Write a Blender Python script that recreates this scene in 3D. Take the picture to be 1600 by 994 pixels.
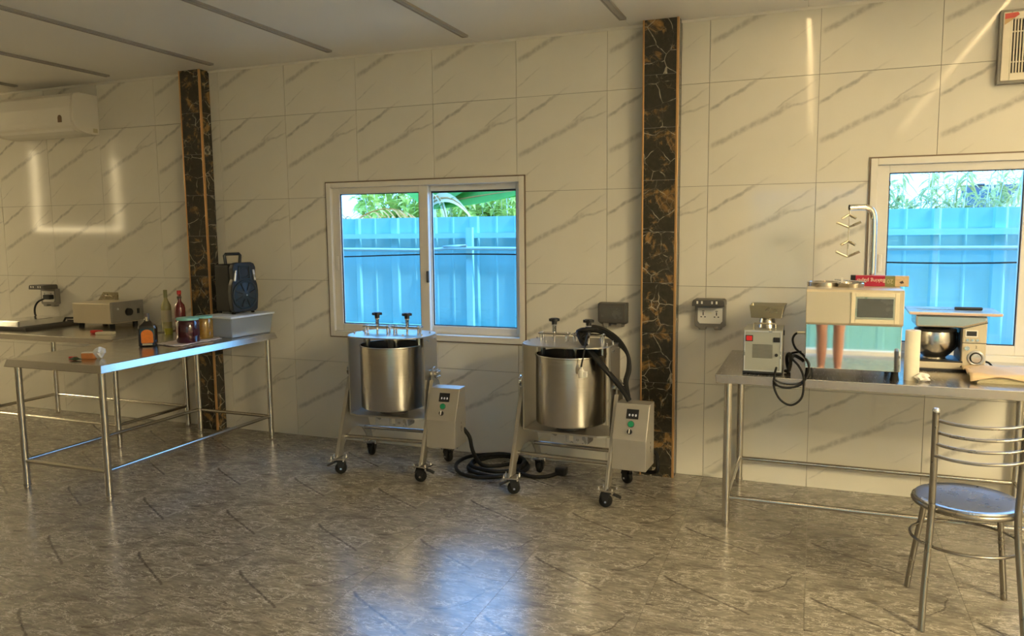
import bpy, bmesh, math, random
from mathutils import Vector, Matrix, Euler
R = math.radians
random.seed(11)
for o in list(bpy.data.objects): bpy.data.objects.remove(o)
S = bpy.context.scene
COL = S.collection

# ------------------------------------------------------------------ camera
F_PX, YAW, PITCH, ROLL = 1212.55, 0.37315, -0.11066, -0.01005
CAM = Vector((0.0, -4.781, 1.519))
cam = bpy.data.cameras.new('camera'); cam.sensor_fit = 'HORIZONTAL'; cam.sensor_width = 36.0
cam.lens = F_PX / 1600 * 36; cam.clip_start = 0.02; cam.clip_end = 200
camo = bpy.data.objects.new('camera', cam); COL.objects.link(camo)
fw = Vector((-math.sin(YAW) * math.cos(PITCH), math.cos(YAW) * math.cos(PITCH), math.sin(PITCH)))
rt = Vector((math.cos(YAW), math.sin(YAW), 0)); up = rt.cross(fw)
r2 = rt * math.cos(ROLL) + up * math.sin(ROLL); u2 = up * math.cos(ROLL) - rt * math.sin(ROLL)
camo.matrix_world = Matrix(((r2.x, u2.x, -fw.x, CAM.x), (r2.y, u2.y, -fw.y, CAM.y), (r2.z, u2.z, -fw.z, CAM.z), (0, 0, 0, 1)))
S.camera = camo

# ------------------------------------------------------------------ sky, sun, exposure
SKY, SUN, LED = 7.5, 5.0, 19.0
w = bpy.data.worlds.new('sky'); S.world = w; w.use_nodes = True
bg = w.node_tree.nodes['Background']
bg.inputs[0].default_value = (0.20, 0.50, 1.0, 1); bg.inputs[1].default_value = SKY   # balanced for the warm lamps, so daylight reads blue
sd = bpy.data.lights.new('sun', 'SUN'); sd.energy = SUN; sd.angle = R(2); sd.color = (.72, .88, 1)
so = bpy.data.objects.new('sun', sd); COL.objects.link(so)
so.rotation_euler = Vector((-.75, .12, -.65)).to_track_quat('-Z', 'Y').to_euler()
S.view_settings.view_transform = 'Standard'; S.view_settings.look = 'None'
S.view_settings.exposure = 0.0; S.view_settings.gamma = 1.0
S.view_settings.use_curve_mapping = False

# ------------------------------------------------------------------ materials
def newmat(name):
    m = bpy.data.materials.new(name); m.use_nodes = True
    nt = m.node_tree
    return m, nt, nt.nodes['Principled BSDF']
class G:
    """small helper for node maths"""
    def __init__(s, nt): s.nt = nt
    def n(s, t, **k):
        x = s.nt.nodes.new(t)
        for a, b in k.items(): setattr(x, a, b)
        return x
    def link(s, a, b): s.nt.links.new(a, b)
    def put(s, v, sock):
        if hasattr(v, 'is_output'): s.link(v, sock)
        else: sock.default_value = v
    def m(s, op, a, b=0.0, c=None, clamp=False):
        x = s.n('ShaderNodeMath', operation=op, use_clamp=clamp)
        s.put(a, x.inputs[0]); s.put(b, x.inputs[1])
        if c is not None: s.put(c, x.inputs[2])
        return x.outputs[0]
    def mix(s, fac, a, b, mode='MIX'):
        x = s.n('ShaderNodeMix', data_type='RGBA', blend_type=mode)
        s.put(fac, x.inputs[0])
        for v, k in ((a, 6), (b, 7)):
            if isinstance(v, tuple): v = (*v[:3], 1)
            s.put(v, x.inputs[k])
        return x.outputs[2]
    def sstep(s, v, a, b, lo=0.0, hi=1.0):
        x = s.n('ShaderNodeMapRange', interpolation_type='SMOOTHSTEP')
        s.put(v, x.inputs[0]); x.inputs[1].default_value = a; x.inputs[2].default_value = b
        x.inputs[3].default_value = lo; x.inputs[4].default_value = hi
        return x.outputs[0]
    def noise(s, vec, scale, detail=4, rough=.55, dist=0.0):
        x = s.n('ShaderNodeTexNoise'); x.inputs['Scale'].default_value = scale
        x.inputs['Detail'].default_value = detail; x.inputs['Roughness'].default_value = rough
        x.inputs['Distortion'].default_value = dist
        if vec is not None: s.link(vec, x.inputs['Vector'])
        return x.outputs['Fac']
    def coord(s, k='Object'): return s.n('ShaderNodeTexCoord').outputs[k]
    def mapping(s, vec, scale=(1, 1, 1), rot=(0, 0, 0), loc=(0, 0, 0)):
        x = s.n('ShaderNodeMapping'); s.link(vec, x.inputs[0])
        x.inputs['Location'].default_value = loc; x.inputs['Rotation'].default_value = rot; x.inputs['Scale'].default_value = scale
        return x.outputs[0]
    def bump(s, h, strength, dist, bsdf):
        x = s.n('ShaderNodeBump'); x.inputs['Strength'].default_value = strength; x.inputs['Distance'].default_value = dist
        s.link(h, x.inputs['Height']); s.link(x.outputs[0], bsdf.inputs['Normal'])

def pm(name, col, rough=.5, metal=0.0, var=.08, scale=14, spec=.5, coat=0.0, rvar=.06, bump=0.0, stretch=(1, 1, 1)):
    """plain procedural material: base colour with a soft noise in colour and gloss"""
    m, nt, b = newmat(name); g = G(nt)
    v = g.mapping(g.coord(), stretch)
    f = g.noise(v, scale)
    c2 = tuple(max(0, c * (1 - 2 * var)) for c in col); c1 = tuple(min(1, c * (1 + var)) for c in col)
    g.link(g.mix(f, c2, c1), b.inputs['Base Color'])
    g.link(g.sstep(f, .2, .8, max(.02, rough - rvar), min(1, rough + rvar)), b.inputs['Roughness'])
    b.inputs['Metallic'].default_value = metal; b.inputs['Specular IOR Level'].default_value = spec
    b.inputs['Coat Weight'].default_value = coat
    if bump: g.bump(f, bump, .004, b)
    return m
def emit(name, col, strength):
    m, nt, b = newmat(name)
    b.inputs['Base Color'].default_value = (.8, .8, .8, 1)
    b.inputs['Emission Color'].default_value = (*col, 1); b.inputs['Emission Strength'].default_value = strength
    return m
def glassmat(name, col=(1, 1, 1), refl=.06, milky=0.0):
    """window pane: see-through with a faint mirror on top"""
    m, nt, b = newmat(name); g = G(nt); nt.nodes.remove(b)
    t = g.n('ShaderNodeBsdfTransparent'); t.inputs[0].default_value = (*col, 1)
    s = g.n('ShaderNodeBsdfGlossy'); s.inputs['Roughness'].default_value = .02
    lw = g.n('ShaderNodeLayerWeight'); lw.inputs[0].default_value = .5
    fc = g.m('MULTIPLY_ADD', g.m('POWER', lw.outputs['Facing'], 4.0), .7, refl * .6)
    x = g.n('ShaderNodeMixShader'); g.link(fc, x.inputs[0]); g.link(t.outputs[0], x.inputs[1]); g.link(s.outputs[0], x.inputs[2])
    out = x.outputs[0]
    if milky:
        t2 = g.n('ShaderNodeBsdfTranslucent'); t2.inputs[0].default_value = (*col, 1); d2 = g.n('ShaderNodeBsdfDiffuse'); d2.inputs[0].default_value = (*col, 1)
        y1 = g.n('ShaderNodeMixShader'); g.link(t2.outputs[0], y1.inputs[1]); g.link(d2.outputs[0], y1.inputs[2])
        y2 = g.n('ShaderNodeMixShader'); y2.inputs[0].default_value = milky; g.link(out, y2.inputs[1]); g.link(y1.outputs[0], y2.inputs[2]); out = y2.outputs[0]
    g.link(out, nt.nodes['Material Output'].inputs[0])
    return m

def tile_mat():
    m, nt, b = newmat('marble_tile'); g = G(nt)
    co = g.coord(); sp = g.n('ShaderNodeSeparateXYZ'); g.link(co, sp.inputs[0])
    X = g.m('DIVIDE', sp.outputs[0], .6); Z = g.m('DIVIDE', sp.outputs[2], .598)
    w1 = g.m('MULTIPLY', g.m('SUBTRACT', g.noise(co, 7, 4), .5), .10)
    fine = g.noise(co, 34, 4)
    tot = None
    # x0, z0, slope, x start, x end, half width, strength
    for (x0, z0, sl, a, e, hw, st) in ((0, .74, .56, .0, .52, .020, .75), (0, .37, .50, .02, .82, .034, .60), (.55, .67, .66, .62, 1.0, .011, .50), (.68, .70, .30, .70, 1.04, .013, .55),
                                       (.0, .10, .72, .02, .30, .010, .40), (.0, -.26, .56, .42, .62, .014, .3), (.62, .27, .6, .75, .98, .008, .22)):
        d = g.m('ABSOLUTE', g.m('ADD', g.m('SUBTRACT', Z, g.m('MULTIPLY_ADD', g.m('SUBTRACT', X, x0), sl, z0)), w1))
        k = g.sstep(d, hw * .15, hw * 1.5, 1, 0)
        k = g.m('MULTIPLY', k, g.m('MULTIPLY', g.sstep(X, a - .04, a + .05), g.sstep(X, e - .16, e + .03, 1, 0)))
        k = g.m('MULTIPLY', k, g.sstep(fine, .3, .62, .45, 1.0)); k = g.m('MULTIPLY', k, st * .85)
        tot = k if tot is None else g.m('MAXIMUM', tot, k)
    cloud = g.noise(co, 3, 3)
    base = g.mix(cloud, (.68, .65, .57), (.76, .73, .65))
    c = g.mix(tot, base, (.26, .245, .225))
    g.link(c, b.inputs['Base Color'])
    b.inputs['Roughness'].default_value = .075; b.inputs['Specular IOR Level'].default_value = .55
    return m
def floor_mat():
    """vinyl tile with a slate print; the same print on every tile"""
    m, nt, b = newmat('slate_vinyl'); g = G(nt)
    co = g.coord(); wpos = g.n('ShaderNodeNewGeometry').outputs['Position']
    nz = g.n('ShaderNodeTexNoise'); nz.inputs['Scale'].default_value = 17; nz.inputs['Detail'].default_value = 7; nz.inputs['Roughness'].default_value = .68; g.link(co, nz.inputs['Vector'])
    wp = g.n('ShaderNodeVectorMath', operation='MULTIPLY_ADD'); g.link(nz.outputs['Color'], wp.inputs[0]); wp.inputs[1].default_value = (.075, .075, 0); g.link(co, wp.inputs[2])
    off = g.n('ShaderNodeVectorMath', operation='SUBTRACT'); g.link(wp.outputs[0], off.inputs[0]); off.inputs[1].default_value = (.0375, .0375, 0)
    sp = g.n('ShaderNodeSeparateXYZ'); g.link(off.outputs[0], sp.inputs[0]); px, py = sp.outputs[0], sp.outputs[1]
    n0 = g.n('ShaderNodeVectorMath', operation='MULTIPLY_ADD'); g.link(nz.outputs['Color'], n0.inputs[0]); n0.inputs[1].default_value = (.030, .030, 0); g.link(co, n0.inputs[2])
    n00 = g.n('ShaderNodeVectorMath', operation='SUBTRACT'); g.link(n0.outputs[0], n00.inputs[0]); n00.inputs[1].default_value = (.015, .015, 0)
    s2_ = g.n('ShaderNodeSeparateXYZ'); g.link(n00.outputs[0], s2_.inputs[0]); soft = (px, py); crisp = (s2_.outputs[0], s2_.outputs[1])
    def seg(ax, ay, bx, by, wd, st, P2=None):
        px, py = P2
        dx, dy = bx - ax, by - ay; L2 = dx * dx + dy * dy
        qx = g.m('SUBTRACT', px, ax); qy = g.m('SUBTRACT', py, ay)
        t = g.m('DIVIDE', g.m('MULTIPLY_ADD', qx, dx, g.m('MULTIPLY', qy, dy)), L2, clamp=True)
        ex = g.m('SUBTRACT', qx, g.m('MULTIPLY', t, dx)); ey = g.m('SUBTRACT', qy, g.m('MULTIPLY', t, dy))
        d = g.m('SQRT', g.m('MULTIPLY_ADD', ex, ex, g.m('MULTIPLY', ey, ey)))
        return g.sstep(d, wd * .35, wd * 1.3, st, 0)
    def union(L, P2):
        r_ = None
        for q in L: r_ = seg(*q, P2) if r_ is None else g.m('MAXIMUM', r_, seg(*q, P2))
        return r_
    def fibres(rot, sc, width, seed, lo, hi):
        n_ = g.noise(g.mapping(co, sc, (0, 0, R(rot)), (seed, seed * .7, 0)), 3.0, 5, .6, 1.3)
        k = g.sstep(g.m('ABSOLUTE', g.m('SUBTRACT', n_, .5)), 0, width, 1, 0)
        return g.m('MULTIPLY', k, g.sstep(g.noise(g.mapping(co, (1, 1.6, 1), (0, 0, 0), (seed * 2, 3, 0)), 5, 3), lo, hi))
    n1 = g.noise(g.mapping(co, (1.9, 5.5, 1), (0, 0, R(-6))), 2.4, 8, .64, 2.4)
    n2 = g.noise(g.mapping(co, (4.5, 14, 1), (0, 0, R(-12)), (2, 5, 0)), 3.0, 6, .68, 2.0)
    shred = g.noise(g.mapping(co, (16, 42, 1), (0, 0, R(-9)), (4, 1, 0)), 3.0, 4, .6, 1.5)
    tone = g.noise(wpos, 1.3, 3)
    c = g.mix(g.sstep(n1, .30, .72), (.135, .120, .098), (.335, .305, .255))
    c = g.mix(g.m('MULTIPLY', g.sstep(n2, .46, .70), .42), c, (.46, .425, .36))
    c = g.mix(g.m('MULTIPLY', fibres(-8, (1.9, 5.5, 1), .020, 1.0, .42, .56), .80), c, (.66, .62, .54))
    c = g.mix(g.m('MULTIPLY', fibres(18, (2.4, 6, 1), .018, 5.0, .44, .57), .80), c, (.68, .64, .56))
    c = g.mix(g.m('MULTIPLY', fibres(-26, (2.4, 7, 1), .018, 9.0, .50, .64), .65), c, (.06, .052, .043))
    c = g.mix(g.m('MULTIPLY', fibres(30, (2.0, 6, 1), .014, 13.0, .52, .64), .60), c, (.06, .052, .043))
    light = union([(.552, .49, .58, .515, .010, .8), (.385, .10, .398, .19, .008, .6), (.398, .19, .36, .275, .008, .5), (.0, .31, .04, .20, .024, .6), (.04, .20, .085, .12, .022, .55), (.10, .30, .16, .36, .014, .5), (.22, .25, .33, .31, .012, .4), (.44, .20, .56, .17, .014, .5), (.47, .40, .57, .42, .016, .5), (.16, .41, .30, .44, .008, .5), (.30, .53, .42, .55, .007, .5)], soft)
    c = g.mix(g.m('MULTIPLY', light, g.sstep(shred, .44, .62, .0, 1)), c, (.68, .64, .56))
    dark = union([(.025, .295, .06, .262, .007, .8), (.06, .262, .14, .212, .008, .95), (.14, .212, .24, .155, .006, .85), (.24, .155, .40, .065, .007, .9), (.401, .272, .46, .300, .0055, .9), (.46, .30, .515, .36, .005, .8), (.515, .36, .55, .48, .005, .8), (.0, .006, .02, .0, .012, .8), (.21, .50, .30, .47, .0045, .5)], crisp)
    c = g.mix(g.m('MULTIPLY', dark, g.sstep(shred, .35, .6, 1, .55)), c, (.035, .030, .025))
    c = g.mix(g.sstep(tone, .3, .7, .12, 0), c, (.10, .09, .075))
    g.link(c, b.inputs['Base Color'])
    g.link(g.sstep(n1, .2, .8, .26, .20), b.inputs['Roughness'])
    b.inputs['IOR'].default_value = 1.75; b.inputs['Specular IOR Level'].default_value = .5
    g.bump(n1, .10, .002, b)
    return m
def blackgold():
    m, nt, b = newmat('black_gold_marble'); g = G(nt)
    co = g.coord('Object'); oi = g.n('ShaderNodeObjectInfo')
    cmb = g.n('ShaderNodeCombineXYZ'); g.link(g.m('MULTIPLY', oi.outputs['Random'], 9.0), cmb.inputs[0]); g.link(g.m('MULTIPLY', oi.outputs['Random'], 5.0), cmb.inputs[2])
    va = g.n('ShaderNodeVectorMath', operation='ADD'); g.link(co, va.inputs[0]); g.link(cmb.outputs[0], va.inputs[1]); v = va.outputs[0]
    nz = g.n('ShaderNodeTexNoise'); nz.inputs['Scale'].default_value = 9; g.link(v, nz.inputs['Vector'])
    wp = g.n('ShaderNodeVectorMath', operation='MULTIPLY_ADD'); g.link(nz.outputs['Color'], wp.inputs[0]); wp.inputs[1].default_value = (.06, .06, .06); g.link(v, wp.inputs[2])
    vo = g.n('ShaderNodeTexVoronoi', feature='DISTANCE_TO_EDGE'); vo.inputs['Scale'].default_value = 8; g.link(wp.outputs[0], vo.inputs['Vector'])
    vb = g.n('ShaderNodeTexVoronoi', feature='DISTANCE_TO_EDGE'); vb.inputs['Scale'].default_value = 24; g.link(wp.outputs[0], vb.inputs['Vector'])
    fine = g.noise(v, 40, 5); big = g.noise(v, 8, 4, .6, .8)
    c = g.mix(fine, (.016, .015, .011), (.055, .048, .034))
    gold = g.mix(fine, (.10, .05, .015), (.42, .25, .09))
    c = g.mix(g.sstep(big, .54, .66), c, gold)
    c = g.mix(g.m('MULTIPLY', g.sstep(vo.outputs[0], .0, .028, 1, 0), g.sstep(g.noise(v, 14, 3), .42, .6, .05, .85)), c, (.50, .45, .33))
    c = g.mix(g.m('MULTIPLY', g.sstep(vb.outputs[0], .0, .03, 1, 0), g.sstep(big, .48, .60, .0, .5)), c, (.42, .36, .24))
    g.link(c, b.inputs['Base Color']); b.inputs['Roughness'].default_value = .18
    return m
def brushed(name, col, rough=.27, stretch=(1, 1, 60), var=.05, aniso=0.0):
    m, nt, b = newmat(name); g = G(nt)
    v = g.mapping(g.coord(), stretch); f = g.noise(v, 9, 3)
    g.link(g.mix(f, tuple(c * (1 - var) for c in col), tuple(min(1, c * (1 + var)) for c in col)), b.inputs['Base Color'])
    g.link(g.sstep(f, .2, .8, rough - .05, rough + .05), b.inputs['Roughness'])
    b.inputs['Metallic'].default_value = 1.0
    return m
def leafmat(name, col, col2):
    m, nt, b = newmat(name); g = G(nt)
    f = g.noise(g.mapping(g.coord(), (3, 3, 3)), 3, 4)
    c = g.mix(f, col, col2); g.link(c, b.inputs['Base Color']); b.inputs['Roughness'].default_value = .45
    t = g.n('ShaderNodeBsdfTranslucent'); g.link(c, t.inputs[0])
    x = g.n('ShaderNodeMixShader'); x.inputs[0].default_value = .5
    g.link(b.outputs[0], x.inputs[1]); g.link(t.outputs[0], x.inputs[2]); g.link(x.outputs[0], nt.nodes['Material Output'].inputs[0])
    return m

M = dict(
    tile=tile_mat(), floor=floor_mat(), blackgold=blackgold(),
    grout=pm('grout', (.30, .28, .24), .9), gold=pm('gold_edge', (.62, .36, .15), .35, .7),
    plaster=pm('plaster', (.62, .60, .55), .85), ceil=pm('ceiling_panel', (.80, .78, .74), .38, var=.03, scale=3),
    rail=pm('channel_grey', (.36, .34, .31), .4, .3), diff_off=pm('diffuser_off', (.42, .40, .37), .5),
    led=emit('led_diffuser', (1.0, .70, .33), LED), fill_led=emit('fill_diffuser', (1.0, .81, .46), 122.0), fill_led_dim=emit('fill_diffuser_dim', (1.0, .80, .45), 112.0), led2=emit('led_frame', (1.0, .80, .45), 10.0),  # the two strongest glows belong to the added ceiling fill panels
    upvc=pm('window_upvc', (.74, .71, .65), .35, var=.03), caulk=pm('brown_edge', (.20, .145, .10), .6),
    glass=glassmat('window_glass', (.93, .97, 1.0)), clear=glassmat('clear_glass', (.93, .95, .9)),
    fence=pm('fence_blue', (.26, .60, .62), .85, var=.06, scale=2, stretch=(6, 6, .3), spec=.15), fence2=pm('fence_rail_blue', (.32, .70, .72), .8, var=.05, spec=.15),
    ground=pm('yard_concrete', (.62, .57, .48), .9), pipe=pm('grey_pipe', (.30, .50, .52), .5),
    steel=brushed('stainless_sheet', (.60, .575, .53), .24, (60, 1, 60)), steel2=brushed('stainless_tube', (.58, .55, .50), .22, (40, 40, 1)),
    drum=brushed('stainless_drum', (.56, .54, .50), .22, (1, 1, 90), .08), mirror=pm('mirror_steel', (.86, .86, .85), .03, 1.0, var=.01, rvar=.01),
    grey=pm('machine_steel', (.46, .44, .40), .34, .85, var=.04), lidsteel=pm('lid_steel', (.50, .48, .44), .36, .9, var=.04), gpaint=pm('grinder_paint', (.33, .34, .31), .42, .2, var=.04), box=pm('control_box_steel', (.50, .475, .43), .40, .7, var=.04),
    chrome=pm('chrome', (.75, .74, .72), .12, 1.0, var=.02), black=pm('black_plastic', (.012, .012, .013), .42), rubber=pm('black_rubber', (.010, .010, .010), .6, spec=.25),
    hopper=pm('hopper_steel', (.34, .30, .20), .3, .9), satin=pm('brass_satin', (.62, .56, .42), .3, .9), white=pm('white_plastic', (.78, .75, .68), .4, var=.02), offw=pm('aircon_white', (.74, .70, .62), .32, var=.01, scale=3, rvar=.005),
    screen=pm('dark_screen', (.10, .10, .095), .25), panel=pm('panel_satin', (.62, .54, .40), .34, .35, var=.03), cream=pm('cream_frame', (.72, .64, .47), .4),
    red=pm('red_plastic', (.55, .02, .02), .35), green=pm('green_button', (.01, .22, .11), .3), dgrey=pm('dark_grey_plastic', (.075, .07, .062), .45),
    mgrey=pm('mid_grey_plastic', (.22, .205, .18), .5), paper=pm('paper', (.83, .77, .62), .9), tissue=pm('tissue', (.85, .82, .76), .95), parch=pm('parchment', (.70, .52, .32), .8),
    cloth=pm('cotton_cloth', (.70, .62, .58), .95, bump=.2, scale=60), plate=pm('chair_seat_steel', (.46, .48, .52), .28, 1.0, rvar=.02, var=.03), chairm=pm('chair_tube', (.30, .28, .25), .30, .95),
    spk=pm('speaker_shell', (.012, .015, .019), .42), cone=pm('speaker_grille', (.018, .034, .05), .4, .2), silver=pm('silver_plastic', (.55, .56, .58), .3, .6),
    bin=glassmat('bin_plastic', (.84, .88, .93), .06, .26), lid=pm('frosted_lid', (.74, .80, .88), .4), teal=pm('teal_lid', (.22, .55, .50), .4),
    redj=pm('berry_preserve', (.045, .004, .012), .12, coat=.6), yelj=pm('mustard_preserve', (.34, .19, .03), .15, coat=.6, var=.3, scale=60),
    amber=pm('dark_bottle', (.010, .005, .003), .08, coat=.7), orange=pm('orange_label', (.80, .22, .02), .5, var=.15, scale=60), cap=pm('bottle_cap', (.06, .04, .03), .35),
    wine=pm('pale_wine', (.36, .33, .14), .1, coat=.6), wlab=pm('cream_label', (.50, .45, .30), .7), rose=pm('red_liquor', (.16, .02, .02), .12, coat=.6), oil=pm('olive_oil', (.42, .40, .05), .1, coat=.6),
    boxred=pm('carton_red', (.42, .012, .05), .45, var=.1), boxgrn=pm('carton_olive', (.20, .20, .08), .5), boxtan=pm('carton_tan', (.62, .45, .27), .55, var=.15, scale=40),
    leaf=leafmat('leaf_green', (.26, .40, .06), (.75, .80, .25)), banana=leafmat('banana_green', (.05, .24, .026), (.09, .36, .05)), dry=leafmat('dry_leaf', (.75, .60, .35), (.9, .78, .5)), palm=leafmat('palm_leaf', (.38, .18, .03), (.62, .34, .09)),
    bamboo=leafmat('bamboo_leaf', (.20, .24, .06), (.60, .60, .25)), trunk=pm('pale_trunk', (.72, .70, .62), .8), roof=pm('roof_shingle', (.045, .07, .085), .9, scale=8, spec=.1), gable=pm('white_gable', (.85, .85, .85), .6),
    board=pm('cutting_board', (.50, .62, .70), .16), boarde=pm('board_edge', (.62, .46, .38), .5), blade=pm('knife_blade', (.6, .62, .64), .15, 1.0), emblem=pm('brown_emblem', (.22, .12, .05), .6, var=.4, scale=200),
    sticker=pm('sticker_red', (.50, .06, .04), .5), sticker2=pm('sticker_tan', (.55, .35, .15), .5), fanw=pm('fan_cream', (.74, .68, .55), .4), digit=emit('display_digit', (.9, .85, .8), .6),
    skin=pm('skin', (.45, .22, .15), .5, var=.06), shorts=pm('shorts_cloth', (.05, .06, .09), .9), shirt=pm('shirt_cloth', (.55, .55, .52), .9), hair=pm('hair', (.03, .02, .015), .6),
    brownbag=pm('packet_orange', (.55, .22, .08), .5), clearbag=pm('plastic_wrap', (.70, .73, .78), .25), dgreen=pm('dark_green', (.02, .05, .02), .5),
)

# ------------------------------------------------------------------ mesh builder
class MB:
    def __init__(s, off=(0, 0, 0)): s.v = []; s.f = []; s.s = []; s.o = Vector(off)
    def add(s, vs, fs, smooth=False):
        n = len(s.v); s.v += [Vector(v) - s.o for v in vs]
        for f in fs: s.f.append(tuple(i + n for i in f)); s.s.append(smooth)
        return s
    def box(s, x0, x1, y0, y1, z0, z1, rot=None, piv=None):
        vs = [Vector((x, y, z)) for z in (z0, z1) for y in (y0, y1) for x in (x0, x1)]
        if rot is not None:
            c = Vector(piv) if piv is not None else Vector(((x0 + x1) / 2, (y0 + y1) / 2, (z0 + z1) / 2))
            q = Euler(rot).to_matrix(); vs = [c + q @ (v - c) for v in vs]
        return s.add(vs, [(0, 2, 3, 1), (4, 5, 7, 6), (0, 1, 5, 4), (2, 6, 7, 3), (0, 4, 6, 2), (1, 3, 7, 5)])
    def cyl(s, p0, p1, r0, r1=None, n=16, caps=(1, 1)):
        p0 = Vector(p0); p1 = Vector(p1); r1 = r0 if r1 is None else r1
        d = (p1 - p0).normalized(); a = d.orthogonal().normalized(); b = d.cross(a)
        ring = lambda p, r: [p + (a * math.cos(2 * math.pi * i / n) + b * math.sin(2 * math.pi * i / n)) * r for i in range(n)]
        A = ring(p0, r0); B = ring(p1, r1)
        s.add(A + B, [(i, (i + 1) % n, n + (i + 1) % n, n + i) for i in range(n)], True)
        if caps[0]: s.add(A, [tuple(reversed(range(n)))])
        if caps[1]: s.add(B, [tuple(range(n))])
        return s
    def tube(s, pts, r, n=8, closed=False, spline=0, caps=True, flat=1.0):
        P = [Vector(p) for p in pts]
        if spline:
            Q = []; L = len(P); rng = range(L if closed else L - 1)
            for i in rng:
                g = lambda k: P[k % L] if closed else P[max(0, min(L - 1, k))]
                a, b, c, d = g(i - 1), g(i), g(i + 1), g(i + 2)
                for j in range(spline):
                    t = j / spline
                    Q.append(.5 * ((2 * b) + (c - a) * t + (2 * a - 5 * b + 4 * c - d) * t * t + (3 * b - a - 3 * c + d) * t ** 3))
            if not closed: Q.append(P[-1])
            P = Q
        L = len(P); rr = r if isinstance(r, (list, tuple)) else [r] * L
        vs = []; nr = None
        for i, p in enumerate(P):
            if closed: t = P[(i + 1) % L] - P[i - 1]
            else: t = P[min(i + 1, L - 1)] - P[max(i - 1, 0)]
            t = t.normalized() if t.length > 1e-9 else Vector((0, 0, 1))
            nr = t.orthogonal().normalized() if nr is None else (nr - t * nr.dot(t)).normalized()
            b = t.cross(nr); q = rr[i] if len(rr) == L else rr[min(len(rr) - 1, i * len(rr) // L)]
            vs += [p + (nr * math.cos(2 * math.pi * k / n) + b * math.sin(2 * math.pi * k / n) * flat) * q for k in range(n)]
        fs = []
        for i in range(L if closed else L - 1):
            j = (i + 1) % L
            fs += [(i * n + k, i * n + (k + 1) % n, j * n + (k + 1) % n, j * n + k) for k in range(n)]
        s.add(vs, fs, True)
        if not closed and caps: s.add(vs[:n], [tuple(reversed(range(n)))]); s.add(vs[-n:], [tuple(range(n))])
        return s
    def lathe(s, prof, c=(0, 0, 0), n=24, axis='Z', sq=(1, 1)):
        c = Vector(c); seg = []; cur = [prof[0]]
        for i in range(1, len(prof)):
            cur.append(prof[i])
            if i < len(prof) - 1:
                a = Vector((prof[i][0] - prof[i - 1][0], prof[i][1] - prof[i - 1][1])); b = Vector((prof[i + 1][0] - prof[i][0], prof[i + 1][1] - prof[i][1]))
                if a.length > 0 and b.length > 0 and a.angle(b) > R(38): seg.append(cur); cur = [prof[i]]
        seg.append(cur)
        for sg in seg:
            vs = []
            for (r, z) in sg:
                for k in range(n):
                    x = r * math.cos(2 * math.pi * k / n) * sq[0]; y = r * math.sin(2 * math.pi * k / n) * sq[1]
                    vs.append(c + (Vector((x, y, z)) if axis == 'Z' else Vector((x, -z, y)) if axis == 'Y' else Vector((z, x, y))))
            s.add(vs, [(i * n + k, i * n + (k + 1) % n, (i + 1) * n + (k + 1) % n, (i + 1) * n + k) for i in range(len(sg) - 1) for k in range(n)], True)
        return s
    def prism(s, poly, a, b, axis='X'):
        """extrude a 2-D outline: axis X takes (y,z), axis Y takes (x,z), axis Z takes (x,y)"""
        mk = {'X': lambda p, t: (t, p[0], p[1]), 'Y': lambda p, t: (p[0], t, p[1]), 'Z': lambda p, t: (p[0], p[1], t)}[axis]
        n = len(poly); vs = [mk(p, a) for p in poly] + [mk(p, b) for p in poly]
        return s.add(vs, [tuple(reversed(range(n))), tuple(range(n, 2 * n))] + [(i, (i + 1) % n, n + (i + 1) % n, n + i) for i in range(n)])
    def torus(s, c, Rr, r, n=28, k=8, normal=(0, 0, 1)):
        c = Vector(c); nz = Vector(normal).normalized(); a = nz.orthogonal().normalized(); b = nz.cross(a)
        return s.tube([c + (a * math.cos(2 * math.pi * i / n) + b * math.sin(2 * math.pi * i / n)) * Rr for i in range(n)], r, k, closed=True)
    def ring(s, x0, x1, z0, z1, ix0, ix1, iz0, iz1, y0, y1):
        """rectangular frame in the XZ plane"""
        s.box(x0, ix0, y0, y1, z0, z1); s.box(ix1, x1, y0, y1, z0, z1)
        s.box(ix0, ix1, y0, y1, z0, iz0); s.box(ix0, ix1, y0, y1, iz1, z1); return s
    def xf(s, mat, i0=0):
        for i in range(i0, len(s.v)): s.v[i] = mat @ s.v[i]
        return s
    def mesh(s, name):
        me = bpy.data.meshes.new(name); me.from_pydata([tuple(v) for v in s.v], [], s.f)
        me.polygons.foreach_set('use_smooth', s.s)
        bm = bmesh.new(); bm.from_mesh(me); bmesh.ops.recalc_face_normals(bm, faces=bm.faces); bm.to_mesh(me); bm.free()
        me.update(); return me
    def build(s, name, mat, parent=None, bevel=0.0, loc=None, rot=None, seg=2):
        me = s.mesh(name); me.materials.append(M[mat] if isinstance(mat, str) else mat)
        o = bpy.data.objects.new(name, me); COL.objects.link(o)
        if parent is not None: o.parent = parent
        elif loc is None and tuple(s.o) != (0, 0, 0): o.location = s.o
        if loc is not None: o.location = loc
        if rot is not None: o.rotation_euler = rot
        if bevel:
            b = o.modifiers.new('bevel', 'BEVEL'); b.width = bevel; b.segments = seg; b.limit_method = 'ANGLE'; b.angle_limit = R(40)
        return o
def tag(o, label=None, cat=None, group=None, kind=None):
    if label: o['label'] = label
    if cat: o['category'] = cat
    if group: o['group'] = group
    if kind: o['kind'] = kind
    return o
def thing(name, label, cat, loc=(0, 0, 0), rz=0.0, group=None, kind=None):
    o = bpy.data.objects.new(name, None); COL.objects.link(o); o.empty_display_size = .1
    o.location = loc; o.rotation_euler = (0, 0, rz)
    return tag(o, label, cat, group, kind)
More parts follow.
